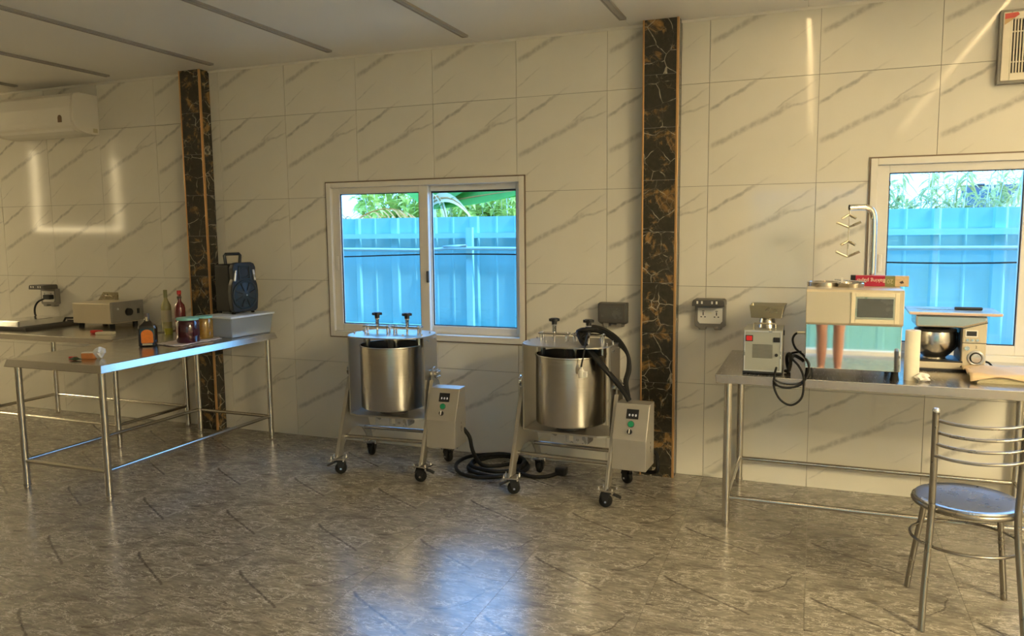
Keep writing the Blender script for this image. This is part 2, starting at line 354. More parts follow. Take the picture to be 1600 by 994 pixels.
def inst(me, name, parent, loc=(0, 0, 0), rot=(0, 0, 0), scale=(1, 1, 1)):
    o = bpy.data.objects.new(name, me); COL.objects.link(o); o.parent = parent
    o.location = loc; o.rotation_euler = rot; o.scale = scale; return o
def copy_tree(o, parent=None):
    c = o.copy(); COL.objects.link(c); c.parent = parent
    for ch in [x for x in bpy.data.objects if x.parent == o]: copy_tree(ch, c)
    return c
def text(body, name, size, mat, parent, loc, rot, depth=.0004):
    cu = bpy.data.curves.new(name, 'FONT'); cu.body = body; cu.size = size; cu.align_x = 'CENTER'; cu.align_y = 'CENTER'; cu.extrude = depth; cu.resolution_u = 2
    t = bpy.data.objects.new(name, cu); COL.objects.link(t)
    dg = bpy.context.evaluated_depsgraph_get(); dg.update()
    me = bpy.data.meshes.new_from_object(t.evaluated_get(dg)); bpy.data.objects.remove(t)
    me.name = name; me.materials.clear(); me.materials.append(M[mat])
    return inst(me, name, parent, loc, rot)

# ================================================================== THE ROOM
XL, XR, YR, H = -10.2, 3.6, -6.9, 2.745
W1 = (-3.292, -1.776, .775, 1.878)          # window openings: x0,x1,z0,z1
W2 = (.268, 1.784, .793, 1.900)
# ---- floor
fl = MB().box(XL, XR, YR, .12, -.12, -.004).build('floor', 'grout'); tag(fl, kind='structure')
P_ = .605; e = .0007
full = MB().box(e, P_ - e, e, P_ - e, -.004, 0).mesh('floor_tile'); full.materials.append(M['floor'])
xs = [-P_ * 16 + P_ * k for k in range(22)]
ys = [-2.38 - P_ * 7 + P_ * k for k in range(12)]
near, far = [], MB()
for x in xs:
    for y in ys:
        x0, x1, y0, y1 = max(x, XL), min(x + P_, XR), max(y, YR), min(y + P_, 0.0)
        if x1 - x0 < .01 or y1 - y0 < .01: continue
        if abs((x1 - x0) - P_) < 1e-4 and abs((y1 - y0) - P_) < 1e-4: inst(full, 'floor_tile', fl, (x, y, 0))
        else: MB((x, y, 0)).box(x0 + e, x1 - e, y0 + e, y1 - e, -.004, 0).build('floor_tile', 'floor', fl, loc=(x, y, 0))
# ---- tiled wall with the two windows
wb = MB()
xcuts = [XL - .12, W1[0], W1[1], W2[0], W2[1], XR + .12]
for i in range(5):
    a, b = xcuts[i], xcuts[i + 1]
    if i in (1, 3):
        Wn = W1 if i == 1 else W2
        wb.box(a, b, .008, .13, -.12, Wn[2]); wb.box(a, b, .008, .13, Wn[3], H + .1)
    else: wb.box(a, b, .008, .13, -.12, H + .1)
wback = wb.build('wall_back', 'grout'); tag(wback, kind='structure')
zj = [-.016, .582, 1.180, 1.778, 2.376, 2.974]
PL, PR = (-4.508, -4.310), (-.988, -.777)     # the two pillars
cols = []
k = -6.063
while k > XL: k -= .6
while k < PL[0]: cols.append((k, max(k, XL), min(k + .6, PL[0]))); k += .6
k = -3.627 - 1.2
while k < PR[0]:
    if k + .6 > PL[1]: cols.append((k, max(k, PL[1]), min(k + .6, PR[0])))
    k += .6
k = -1.212
while k < XR:
    if k + .6 > PR[1]: cols.append((k, max(k, PR[1]), min(k + .6, XR)))
    k += .6
def minus(rects, h):
    out = []
    for (a, b, c, d) in rects:
        if h[0] >= b or h[1] <= a or h[2] >= d or h[3] <= c: out.append((a, b, c, d)); continue
        if a < h[0]: out.append((a, h[0], c, d))
        if b > h[1]: out.append((h[1], b, c, d))
        m0, m1 = max(a, h[0]), min(b, h[1])
        if c < h[2]: out.append((m0, m1, c, h[2]))
        if d > h[3]: out.append((m0, m1, h[3], d))
    return out
ge = .0013
ftm = MB().box(ge, .6 - ge, 0, .008, ge, .598 - ge).mesh('wall_tile'); ftm.materials.append(M['tile'])
for (kx, x0, x1) in cols:
    for zi in range(5):
        z0, z1 = max(zj[zi], 0), min(zj[zi + 1], H)
        rects = [(x0, x1, z0, z1)]
        for Wn in (W1, W2): rects = minus(rects, Wn)
        tilt = (R(random.uniform(-.10, .10)), 0, R(random.uniform(-.12, .12)))
        if rects == [(x0, x1, z0, z1)] and abs(x1 - x0 - .6) < 1e-4 and abs(z1 - z0 - .598) < 1e-4:
            inst(ftm, 'wall_tile', wback, (kx, 0, zj[zi]), tilt); continue
        if not rects: continue
        mb = MB((kx, 0, zj[zi]))
        for (a, b, c, d) in rects:
            if b - a < .004 or d - c < .004: continue
            ga = ge if a == x0 else .0; gb = ge if b == x1 else 0; gc = ge if c == z0 else 0; gd = ge if d == z1 else 0
            mb.box(a + ga, b - gb, 0, .008, c + gc, d - gd)
        if mb.v: mb.build('wall_tile', 'tile', wback, loc=(kx, 0, zj[zi]), rot=tilt)
# ---- ceiling: metre-wide panels
cl = MB().box(XL - .12, XR + .12, YR - .12, .13, H + .012, H + .1).build('ceiling', 'plaster'); tag(cl, kind='structure')
sx = [-.08 - 1.005 * k for k in range(11)][::-1] + [-.08 + 1.005 * k for k in range(1, 4)]
edges = [XL] + [x for x in sx if XL < x < XR] + [XR]
for a, b in zip(edges[:-1], edges[1:]):
    MB().box(a + .001, b - .001, YR, 0, H, H + .012).build('ceiling_panel', 'ceil', cl)
tr = MB().prism([(0, H), (-.012, H), (-.012, H - .004), (-.004, H - .014), (0, H - .014)], XL, XR).build('trim_1', 'upvc'); tag(tr, kind='structure')
# ---- LED channels in the panel joints; only the right-hand ones are switched on
chm = MB()
chm.box(-.021, -.013, -6.4, -.2, -.014, 0); chm.box(.013, .021, -6.4, -.2, -.014, 0); chm.box(-.013, .013, -.206, -.2, -.014, 0); chm.box(-.013, .013, -6.4, -6.394, -.014, 0)
chm = chm.mesh('channel'); chm.materials.append(M['rail'])
dfm = MB().box(-.013, .013, -6.394, -.206, -.009, -.001).mesh('diffuser'); dfm2 = dfm.copy(); dfm.materials.append(M['diff_off']); dfm2.materials.append(M['led'])
nm = {0: 'unlit ceiling light channel above the kettles, nearest the right pillar', 1: 'unlit ceiling light channel ending above the window between the pillars', 2: 'unlit ceiling light channel ending above the left corner of the window',
      3: 'unlit ceiling light channel ending beside the left pillar', 4: 'unlit ceiling light channel ending right above the air conditioner', 5: 'unlit ceiling light channel at the left picture edge'}
for x in sx:
    if not -6.5 < x < XR: continue
    lit = x > -.5; i = round((-1.085 - x) / 1.005)
    lab = ('lit warm ceiling light channel above the grinder table' if x < .5 else 'lit warm ceiling light channel above the wall fan' if x < 1.5 else 'lit warm ceiling light channel between the wall fan and the right wall' if x < 2.5 else 'lit warm ceiling light channel nearest the right wall') if lit else nm.get(i, 'unlit ceiling light channel far to the left')
    t = thing('ceiling_light', lab, 'light', (x, 0, H), 0, 'ceiling light channels')
    inst(chm, 'channel', t); inst(dfm2 if lit else dfm, 'diffuser', t)
# ---- other walls (behind and beside the camera)
wl = MB().box(XL - .12, XL, YR - .12, 0, -.12, H + .1).build('wall_left', 'plaster'); tag(wl, kind='structure')
wr = MB().box(XR, XR + .12, YR - .12, 0, -.12, H + .1).build('wall_right', 'plaster'); tag(wr, kind='structure')
D1 = (-.9, 2.4, 0.0, 2.1)
wbk = MB()
for a, b in ((XL - .12, D1[0]), (D1[1], XR + .12)): wbk.box(a, b, YR - .12, YR, -.12, H + .1)
for d in (D1,): wbk.box(d[0], d[1], YR - .12, YR, d[3], H + .1); wbk.box(d[0], d[1], YR - .12, YR, -.12, 0)
o = wbk.build('wall_rear', 'plaster'); tag(o, kind='structure')
for n, d in ((1, D1),):
    t = thing('door_%d' % n, None, None, (d[0], YR - .06, 0), kind='structure')
    wd = d[1] - d[0]
    MB().ring(0, wd, 0, d[3], .05, wd - .05, .05, d[3] - .05, -.05, .05).build('frame', 'upvc', t)
    for q in range(2):
        b = wd - .05 - .03 * q; a = b - .85; yo = -.022 + .044 * q
        s_ = MB((0, -yo, 0)).ring(a, b, .05, d[3] - .05, a + .05, b - .05, .11, d[3] - .1, -.02, .02).build('sash', 'upvc', t)
        MB((0, -yo, 0)).box(a + .05, b - .05, -.003, .003, .11, d[3] - .1).build('pane', 'glass', s_)
# unseen glowing fill panels, added to brighten the middle and left of the wall
for k, (x, y) in enumerate(((2.55, -3.4), (3.25, -3.95), (3.1, -4.8), (-9.4, -1.0))):
    t = thing('fill_panel', ('added glowing fill panel on the ceiling right of the chair', 'added glowing fill panel on the ceiling at the right wall', 'added glowing fill panel on the ceiling in the rear right corner', 'added glowing fill panel on the ceiling in the far left corner')[k], 'light', (x, y, H), group='added fill panels')
    MB().ring(-.31, .31, -.31, .31, -.28, .28, -.28, .28, 0, .022).xf(Matrix.Rotation(R(90), 4, 'X')).build('frame', 'white', t)
    MB().box(-.28, .28, -.28, .28, -.016, -.002).build('diffuser', 'fill_led' if x > 0 else 'fill_led_dim', t)
# lit outline frame on the left wall; its glow shows in the glossy tiles under the air conditioner
t = thing('wall_light_frame', 'lit rectangular outline light on the left wall, seen as a glow in the tiles', 'light', (XL, -3.7, 2.15))
for (y0, y1, z0, z1) in ((-.72, -.66, -.55, .55), (.66, .72, -.55, .55), (-.66, .66, -.55, -.50)):
    MB().box(0, .03, y0, y1, z0, z1).build('light_bar', 'led2', t)

# ---- windows
def window(n, W, latch=True):
    x0, x1, z0, z1 = W; cx = (x0 + x1) / 2 - .0; t = thing('window_%d' % n, None, None, (x0, 0, z0), kind='structure')
    of = (x0, 0, z0)
    MB(of).ring(x0 - .008, x1 + .008, z0 - .008, z1 + .008, x0 + .004, x1 - .004, z0 + .004, z1 - .004, -.010, .002).build('brown_edge', 'caulk', t)
    MB(of).ring(x0, x1, z0, z1, x0 + .036, x1 - .036, z0 + .040, z1 - .036, -.016, .125).build('outer_frame', 'upvc', t, bevel=.003)
    m0 = x0 + .735; m1 = x0 + .803
    gl = (x0 + .096, m0, z0 + .092, z1 - .080); gr = (m1, x1 - .084, z0 + .095, z1 - .076)
    sl = MB(of).ring(x0 + .036, m1, z0 + .040, z1 - .036, gl[0], gl[1], gl[2], gl[3], .012, .045).build('sash', 'upvc', t, bevel=.003)
    MB(of).box(gl[0], gl[1], .026, .031, gl[2], gl[3]).build('pane', 'glass', sl)
    sr = MB(of).ring(m0 + .004, x1 - .036, z0 + .040, z1 - .036, gr[0], gr[1], gr[2], gr[3], .060, .100).build('sash', 'upvc', t, bevel=.003)
    MB(of).box(gr[0], gr[1], .078, .083, gr[2], gr[3]).build('pane', 'glass', sr)
    MB(of).ring(gl[0], gl[1], gl[2], gl[3], gl[0] + .006, gl[1] - .006, gl[2] + .006, gl[3] - .006, .020, .026).build('gasket', 'black', sl)
    MB(of).ring(gr[0], gr[1], gr[2], gr[3], gr[0] + .006, gr[1] - .006, gr[2] + .006, gr[3] - .012, .072, .078).build('gasket', 'black', sr)
    MB(of).box(m1 - .014, m1 + .002, -.004, .012, z0 + .40, z0 + .48).build('latch', 'dgrey', sl, bevel=.003)
    MB(of).box(x1 - .072, x1 - .048, .046, .060, z0 + .40, z0 + .50).build('pull_handle', 'white', sr, bevel=.004)
    MB(of).box(x0 + .055, x0 + .075, .004, .012, z0 + .48, z0 + .58).build('pull_handle', 'white', sl, bevel=.004)
    return t
window(1, W1); window(2, W2)

# ---- marble pillars
def pillar(xa, xb, label):
    t = thing('pillar', label, 'pillar', (xa, 0, 0), group='marble wall pillars'); wd = xb - xa; D = .097
    MB().box(.004, wd - .004, -D + .006, 0, 0, H).build('core', 'grout', t)
    zz = [0] + [.284 + .3065 * k for k in range(8)] + [H]
    for a, b in zip(zz[:-1], zz[1:]):
        c = (a + b) / 2
        MB((0, 0, c)).box(.010, wd - .012, -D, -D + .008, a + .001, b - .001).build('front_tile', 'blackgold', t, loc=(0, 0, c))
        MB((0, 0, c)).box(wd - .008, wd, -D + .012, 0, a + .001, b - .001).build('side_tile', 'blackgold', t, loc=(0, 0, c))
        MB((0, 0, c)).box(0, .008, -D + .012, 0, a + .001, b - .001).build('side_tile', 'blackgold', t, loc=(0, 0, c))
    MB().box(-.001, .010, -D - .003, -D + .012, 0, H).build('edge_trim', 'gold', t, bevel=.002)
    MB().box(wd - .013, wd + .001, -D - .003, -D + .012, 0, H).build('edge_trim', 'gold', t, bevel=.002)
    return t
pillar(*PL, 'black and gold marble pillar beside the black speaker')
pillar(*PR, 'black and gold marble pillar between the two wall sockets')

# ================================================================== OUTSIDE
gd = MB().box(-18, 12, -16, 14, -.40, -.125).build('ground', 'ground'); tag(gd, kind='structure')
def fence(y, xa, xb, label, face, top=1.655):
    t = thing('metal_fence', label, 'fence', (xa, y, -.12)); Lx = xb - xa
    prof = []
    sheet = .80; n = int(Lx / sheet)
    ribs = [0, .02, .035, .055, .18, .19, .20, .21, .36, .375, .41, .425, .56, .57, .58, .59, .74, .755]
    dep = [0, 0, .018, .018, .018, .012, .012, .018, .018, 0, 0, .018, .018, .012, .012, .018, .018, 0]
    mb = MB(); vs = []
    for x, d in zip(ribs + [.80], dep + [0]):
        for z in (0.02, top + .12): vs.append((x, d * face, z))
    mb.add(vs, [(2 * i, 2 * i + 2, 2 * i + 3, 2 * i + 1) for i in range(len(ribs))])
    me = mb.mesh('fence_sheet'); me.materials.append(M['fence'])
    for k in range(n):
        o = inst(me, 'fence_sheet', t, (k * sheet, 0, 0)); so_ = o.modifiers.new('thickness', 'SOLIDIFY'); so_.thickness = .003
    for z, hh in ((1.61, .022), (.78, .022)): MB().box(0, n * sheet, *sorted((-.045 * face, -.003 * face)), z - hh, z + hh).build('rail', 'fence2', t)
    k = .75
    while k < Lx: MB().box(k, k + .06, -.07 * face - .02, -.07 * face + .02, 0, 1.68).build('post', 'fence2', t); k += 2.4
    return t
f1 = fence(1.5, -6.0, 5.2, 'blue corrugated metal fence outside the tiled wall windows', 1)
f2 = fence(-7.5, -1.6, 3.2, 'blue corrugated metal fence outside the rear glass doors', -1, 2.05)
f2.rotation_euler = (0, 0, 0)
t = MB((-6, 1.385, 1.37)).tube([(-6, 1.385, 1.375), (-3.9, 1.385, 1.37), (-3.2, 1.385, 1.365), (-2.83, 1.385, 1.40), (-2.4, 1.385, 1.375), (5, 1.385, 1.38)], .016, 8, spline=4).build('water_pipe', 'pipe'); tag(t, 'thin pale pipe running along the blue fence', 'pipe')
t = MB((-6, 1.42, 1.30)).tube([(-6, 1.388, 1.32), (-4.4, 1.388, 1.30), (-2.85, 1.388, 1.33), (-.5, 1.388, 1.30), (.9, 1.388, 1.27), (2.4, 1.388, 1.31), (5, 1.388, 1.30)], .006, 6, spline=6).build('cable', 'rubber'); tag(t, 'thin sagging cable below the pipe on the blue fence', 'cable')

def blade(mb, base, d, up_, L, wd, droop, n=7, fold=.25):
    """one leaf blade: arching strip with a folded middle"""
    d = Vector(d).normalized(); up_ = Vector(up_).normalized(); side = d.cross(up_).normalized(); rows = []
    for i in range(n + 1):
        t_ = i / n; c = Vector(base) + d * (L * t_) - Vector((0, 0, 1)) * (droop * L * t_ * t_)
        ww = wd * math.sin(math.pi * min(1, .12 + t_ * .88)) ** .6 if i < n else .002
        rows += [c - side * ww + up_ * ww * fold, c, c + side * ww + up_ * ww * fold]
    fs = []
    for i in range(n):
        for k in range(2): fs.append((i * 3 + k, i * 3 + k + 1, i * 3 + k + 4, i * 3 + k + 3))
    mb.add(rows, fs, True)
def banana(loc, label, leaves, h=1.6):
    t = thing('banana_plant', label, 'plant', loc)
    MB().lathe([(0, 0), (.11, 0), (.085, h * .5), (.05, h), (0, h)], n=10).build('stem', 'trunk', t)
    for (dx, dy, dz, L, wd, dr, mt) in leaves:
        d = Vector((dx, dy, dz)).normalized(); base = Vector((0, 0, h - .1))
        mb = MB(); upv = Vector((0, -1, .45)); upv = (upv - d * d.dot(upv)).normalized(); blade(mb, base, d, upv, L, wd, dr, 10, .2)
        lf = mb.build('leaf', mt, t)
        MB().tube([base + d * (L * i / 8) - Vector((0, 0, dr * L * (i / 8) ** 2 + .006)) for i in range(9)], [.018 * (1 - i / 9.5) for i in range(9)], 5).build('midrib', 'palm', lf)
    return t
banana((-4.0, 3.0, -.125), 'broad-leaved banana plant over the fence in the left window', [(1, 0, .14, 1.25, .11, .02, 'banana'), (1, .05, .25, 1.5, .15, .13, 'banana'), (.75, .1, .8, 1.2, .2, .5, 'banana'), (-.6, .4, .8, 1.0, .16, .6, 'banana'), (.5, -.1, .35, .75, .07, .9, 'dry'), (.35, -.1, .75, .6, .06, 1.4, 'dry')], 2.06)
def palm(loc, label, n, h, seed, mat='palm', spread=1.0, rl=1.5):
    rd = random.Random(seed); t = thing('palm_tree', label, 'tree', loc)
    MB().tube([(0, 0, 0), (.05, 0, h * .5), (.02, .02, h)], [.13, .10, .07], 8, spline=4).build('trunk', 'trunk', t)
    for i in range(n):
        a = 2 * math.pi * i / n + rd.uniform(-.2, .2); el = rd.uniform(.15, 1.1); d = Vector((math.cos(a) * math.cos(el), math.sin(a) * math.cos(el), math.sin(el)))
        L = rl * rd.uniform(.8, 1.15); P0 = Vector((.02, .02, h)); pts = [P0 + d * (L * k / 12) - Vector((0, 0, .55 * L * (k / 12) ** 2 * spread)) for k in range(13)]
        mb = MB(); mb.tube(pts, [.014 * (1 - k / 14) for k in range(13)], 4)
        for k in range(1, 13):
            tg = (pts[k] - pts[k - 1]).normalized(); sd_ = tg.cross(Vector((0, 0, 1))).normalized()
            for s_ in (-1, 1):
                dd = (sd_ * s_ + tg * .7 + Vector((0, 0, rd.uniform(-.5, .1)))).normalized()
                blade(mb, pts[k], dd, Vector((0, 0, 1)), .34 * math.sin(math.pi * (k + 1) / 15) + .06, .014, .35, 3, .2)
        mb.build('frond', mat, t)
    return t
palm((-5.55, 3.5, -.125), 'yellowish palm with feathery fronds in the left window', 18, 1.62, 3, 'palm', 1.1, 1.3)
palm((-8.6, 4.2, -.125), 'green palm behind the fence at the far left of the window', 13, 1.9, 5, 'leaf')
def shrub(loc, label, nst, h, rad, seed, mat, lw=.016, ll=.16, nl=26):
    rd = random.Random(seed); t = thing('leafy_shrub', label, 'shrub', loc)
    st = MB(); lf = MB()
    for i in range(nst):
        a = rd.uniform(0, 6.28); r_ = rad * math.sqrt(rd.random()); b = Vector((math.cos(a) * r_ * .6, math.sin(a) * r_ * .35, 0)); hh = h * rd.uniform(.7, 1.0)
        e_ = b + Vector((math.cos(a) * r_ * .5, math.sin(a) * r_ * .3, hh)); m_ = (b + e_) / 2 + Vector((0, 0, .1)); st.tube([b, m_, e_], [.014, .01, .004], 5, spline=3)
        for k in range(nl):
            t_ = rd.uniform(.6, 1.0); p = b.lerp(e_, t_) + Vector((0, 0, .1 * (1 - abs(2 * t_ - 1)))); az = rd.uniform(0, 6.28); el = rd.uniform(-.6, .9)
            blade(lf, p, (math.cos(az) * math.cos(el), math.sin(az) * math.cos(el), math.sin(el)), (0, 0, 1) if abs(el) < .8 else (0, 1, 0), ll * rd.uniform(.6, 1.3), lw, .4, 3)
    st.build('stems', 'trunk', t); lf.build('foliage', mat, t); lf_ = [c for c in t.children if c.name.startswith('foliage')][0]; lf_['kind'] = 'stuff'
    return t
shrub((-6.6, 7.4, -.125), 'dense green shrub behind the palm in the left window', 50, 3.0, 1.3, 4, 'leaf', .04, .26, 40)
shrub((-3.9, 5.4, -.125), 'leafy green shrub behind the banana leaves', 60, 2.75, 1.2, 6, 'leaf', .035, .20, 44)
shrub((-1.6, 7.4, -.125), 'dense green hedge shrub right of the banana plant', 46, 3.0, 1.3, 16, 'leaf', .035, .20, 40)
shrub((.80, 2.75, -.125), 'pale bamboo shrub over the fence behind the bent spout', 60, 2.22, .75, 7, 'bamboo', .012, .14, 40)
shrub((1.62, 3.7, -.125), 'pale bamboo shrub over the fence below the grey roof', 40, 2.25, .50, 8, 'bamboo', .012, .14, 36)
t = thing('house', 'white-gabled house with grey shingle roof beyond the fence', 'house', (2.2, 7.5, -.125))
MB().box(.1, 5.2, 1.2, 4, 0, 1.9).build('wall', 'gable', t)
rf = MB().prism([(0, 1.7), (1.2, 2.27), (1.2, 2.20), (0, 1.62)], -.2, 5.4, 'X').build('roof', 'roof', t)
for k in range(9): MB().box(.0 + .6 * k, .10 + .6 * k, 1.12, 1.25, 2.26, 2.285).build('ridge_cap', 'roof', rf)
MB().prism([(-.42, 1.60), (.12, 1.60), (1.2, 2.62), (.70, 2.62)], -.95, -.85, 'Y').build('gable_board', 'gable', t)
MB().prism([(.0, 0), (3.2, 0), (3.2, 1.7), (.0, 1.7)], -.84, 0, 'Y').build('gable_wall', 'gable', t)

# ================================================================== STEEL TABLES
def steel_table(loc, Lx, Ly, label, bar=.165, q=.001, h=.80):
    t = thing('steel_table', label, 'table', loc, group='stainless steel work tables')
    vs = [(a, b, h - .045) for a, b in ((0, 0), (Lx, 0), (Lx, Ly), (0, Ly))] + [(a, b, h) for a, b in ((q, q), (Lx - q, q), (Lx - q, Ly - q), (q, Ly - q))]
    MB().add(vs, [(0, 3, 2, 1), (4, 5, 6, 7)] + [(i, (i + 1) % 4, 4 + (i + 1) % 4, 4 + i) for i in range(4)]).build('table_top', 'steel', t, bevel=.003)
    r = .020; ix, iy = .055, .05
    for x in (ix, Lx - ix):
        for y in (iy, Ly - iy):
            l = MB().cyl((x, y, .035), (x, y, h - .045), r, n=18).build('leg', 'steel2', t)
            MB().lathe([(0, 0), (.016, 0), (.018, .006), (.0165, .02), (.022, .022), (.022, .036), (0, .036)], (x, y, 0), 14).build('foot', 'steel2', l)
    for y, n in ((iy, 'stretcher'), (Ly - iy, 'stretcher')): MB().cyl((ix, y, bar), (Lx - ix, y, bar), .0125, n=12, caps=(0, 0)).build(n, 'steel2', t)
    for x in (ix, Lx - ix): MB().cyl((x, iy, bar + .004), (x, Ly - iy, bar + .004), .0125, n=12, caps=(0, 0)).build('stretcher', 'steel2', t)
    return t
steel_table((-4.462, -1.655, 0), .782, 1.53, 'stainless steel work table carrying the jars, bottle and speaker', .175, .014)
steel_table((-6.12, -.79, 0), 1.555, .76, 'stainless steel work table along the wall under the air conditioner', .165, -.006)
steel_table((-.446, -.842, 0), 1.53, .835, 'stainless steel work table carrying the grinder and stand mixer', .155, -.006)

# ================================================================== TILTING STONE GRINDERS
def make_kettle():
    t = thing('melanger_machine', 'stainless drum grinder on casters under the window, lid knobs bare', 'machine', group='tilting drum grinders')
    # side frames
    for s in (-1, 1):
        x = s * .290
        out = [(-.262, .108), (-.235, .130), (-.050, .600)] + [(.050 * math.cos(a), .632 + .048 * math.sin(a)) for a in [math.pi - math.pi * k / 8 for k in range(9)]] + [(.050, .600), (.235, .130), (.262, .108),
               (.165, .108), (.150, .165), (.10, .225), (.04, .25), (-.04, .25), (-.10, .225), (-.150, .165), (-.165, .108)]
        fr = MB().prism(out, x - .005, x + .005, 'X').build('side_frame', 'grey', t, bevel=.0015)
        fl_ = MB()
        d = Vector((0, .185, .470)).normalized()
        fl_.add([(x - .012, -.240, .112), (x + .012, -.240, .112), (x + .012, -.052, .600), (x - .012, -.052, .600), (x - .012, -.234, .112), (x + .012, -.234, .112), (x + .012, -.046, .600), (x - .012, -.046, .600)],
                [(0, 1, 2, 3), (4, 7, 6, 5), (0, 4, 5, 1), (1, 5, 6, 2), (2, 6, 7, 3), (3, 7, 4, 0)])
        fl_.build('flange', 'grey', fr)
        MB().cyl((s * .262, 0, .632), (s * .312, 0, .632), .026, n=18).build('pivot', 'steel2', t)
        pv = MB().cyl((s * .312, 0, .632), (s * .318, 0, .632), .034, n=18)
        for k in range(4): a = R(45 + 90 * k); pv.cyl((s * .316, .022 * math.cos(a), .632 + .022 * math.sin(a)), (s * .324, .022 * math.cos(a), .632 + .022 * math.sin(a)), .006, n=8)
        pv.build('pivot_cap', 'chrome', t)
    for y in (-.125, .125): MB().cyl((-.287, y, .222), (.287, y, .222), .013, n=12).build('cross_bar', 'steel2', t)
    # casters
    for (x, y, az, br) in ((-.29, -.215, 15, 1), (.29, -.215, 200, 1), (-.29, .215, 80, 0), (.29, .215, 160, 0)):
        pl = MB().box(-.05, .05, -.042, .042, .098, .106)
        for a in (-1, 1):
            for b in (-1, 1): pl.cyl((a * .040, b * .032, .088), (a * .040, b * .032, .120), .0055, n=8)
        c = pl.build('caster', 'chrome', t, loc=(x, y, 0), rot=(0, 0, R(12 if x < 0 else -8)))
        az = R(az); rot = (0, 0, az)
        MB().lathe([(.0, -.016), (.012, -.016), (.026, -.016), (.034, -.013), (.0375, -.006), (.0375, .006), (.034, .013), (.026, .016), (0, .016)], (.012, 0, .0375), 20, 'Y').build('wheel', 'rubber', c, rot=rot)
        fk = MB()
        for s in (-1, 1): fk.prism([(-.012, .096), (.03, .096), (.034, .06), (.020, .026), (.004, .026), (-.008, .06)], s * .024 - .0015, s * .024 + .0015, 'Y')
        fk.box(-.018, .034, -.0255, .0255, .084, .097); fk.prism([(-.03, .09), (.036, .09), (.046, .062), (.042, .058), (.030, .078), (-.024, .080)], -.02, .02, 'Y')
        fk.build('fork', 'black', c, rot=rot)
        MB().cyl((.012, -.030, .0375), (.012, .030, .0375), .006, n=10).build('axle', 'chrome', c, rot=rot)
        if br: MB().box(-.075, -.01, -.013, .013, .066, .076, rot=(0, R(-24), 0)).build('brake_lever', 'black', c, rot=rot)
    # tilting cradle
    for s in (-1, 1):
        MB().box(s * .262 - .004, s * .262 + .004, -.10, .10, .366, .872).build('cradle_plate', 'grey', t, bevel=.001)
        bo = MB()
        for y in (-.06, .06): bo.cyl((s * .27 - .004, y, .85), (s * .27 + .006, y, .85), .006, n=8)
        bo.build('bolt', 'chrome', t)
    MB().prism([(-.264, -.10), (-.20, -.13), (.20, -.13), (.264, -.10), (.264, .10), (.20, .13), (-.20, .13), (-.264, .10)], .360, .370, 'Z').build('cradle_base', 'grey', t)
    oct_ = [(math.copysign(abs(math.cos(a)) ** .62, math.cos(a)) * .272, math.copysign(abs(math.sin(a)) ** .8, math.sin(a)) * .218) for a in [2 * math.pi * k / 40 for k in range(40)]]
    MB().prism(oct_, .872, .880, 'Z').build('lid_plate', 'lidsteel', t, bevel=.0015)
    bo = MB()
    for x, y in ((-.235, .06), (-.235, -.06), (.235, .06), (.235, -.06), (-.15, .1), (.15, .1), (-.12, -.09), (.12, -.09)): bo.cyl((x, y, .879), (x, y, .892), .0055, n=8)
    bo.build('bolt', 'chrome', t)
    # drum
    MB().lathe([(0, .412), (.192, .412), (.202, .416), (.205, .424), (.205, .806), (.2085, .808), (.2095, .812), (.2085, .815), (.2005, .815), (.2005, .45), (0, .45)], n=56).build('drum', 'drum', t)
    MB().lathe([(0, .372), (.09, .372), (.09, .412), (0, .412)], n=24).build('drum_bearing', 'dgrey', t)
    MB().lathe([(.03, .45), (.03, .86), (0, .86)], n=14).build('center_shaft', 'dgrey', t)
    for x in (-.10, .105): MB().cyl((x - .07, 0, .53), (x + .07, 0, .53), .075, n=24).build('roller_stone', 'dgrey', t)
    # pressure bridges
    for (xa, xb) in ((-.195, -.010), (.010, .205)):
        xm = (xa + xb) / 2
        br = MB().box(xa, xb, -.028, .028, .921, .931).build('bridge_bar', 'steel', t, bevel=.001)
        for x in (xa + .014, xb - .014):
            p = MB()
            for y in (-.017, .017): p.cyl((x, y, .60), (x, y, .936), .0065, n=10)
            p.build('post', 'chrome', br)
            MB().cyl((x, 0, .80), (x, 0, .866), .022, n=14).build('sleeve', 'steel2', br)
        MB().cyl((xm, 0, .862), (xm, 0, .985), .0075, n=10).build('screw', 'chrome', br)
        MB().tube([(xm + .0115 * math.cos(k * .9), .0115 * math.sin(k * .9), .934 + .0011 * k) for k in range(42)], .0022, 5).build('spring', 'black', br)
        kn = MB().lathe([(0, .974), (.014, .974), (.0155, .985), (.0165, .999), (.016, 1.0), (0, 1.0)], (xm, 0, 0), 16); 
        for k in range(3): a = R(60 * k + 15); kn.box(xm - .031, xm + .031, -.0085, .0085, .998, 1.013, rot=(0, 0, a), piv=(xm, 0, 1.0))
        kn.lathe([(0, .998), (.024, .998), (.026, 1.004), (.022, 1.016), (0, 1.017)], (xm, 0, 0), 18)
        kn.build('knob', 'black', br)
        MB().lathe([(.0145, .9735), (.0165, .9735), (.0165, .979), (.0145, .979)], (xm, 0, 0), 16).build('collar', 'silver', br)
    # gear motor below the cradle
    MB().box(-.115, -.015, -.045, .045, .288, .352).box(-.012, .12, -.05, .05, .292, .360).build('gear_motor', 'silver', t, bevel=.004)
    MB().box(.005, .03, -.0515, -.0495, .306, .340).build('rating_plate', 'white', t)
    # control box
    pr = [(-.165, .205), (-.158, .375), (-.078, .562), (.022, .562), (.022, .205)]
    cb = MB().prism(pr, .297, .488, 'X').build('control_box', 'box', t, bevel=.0025)
    a = Vector((0, -.158, .375)); b = Vector((0, -.078, .562)); d = (b - a).normalized(); nn = Vector((0, -d.z, d.y)); ang = math.atan2(d.z, d.y)
    def onp(x, v, dpt): return Vector((x, 0, 0)) + a + d * v + nn * dpt
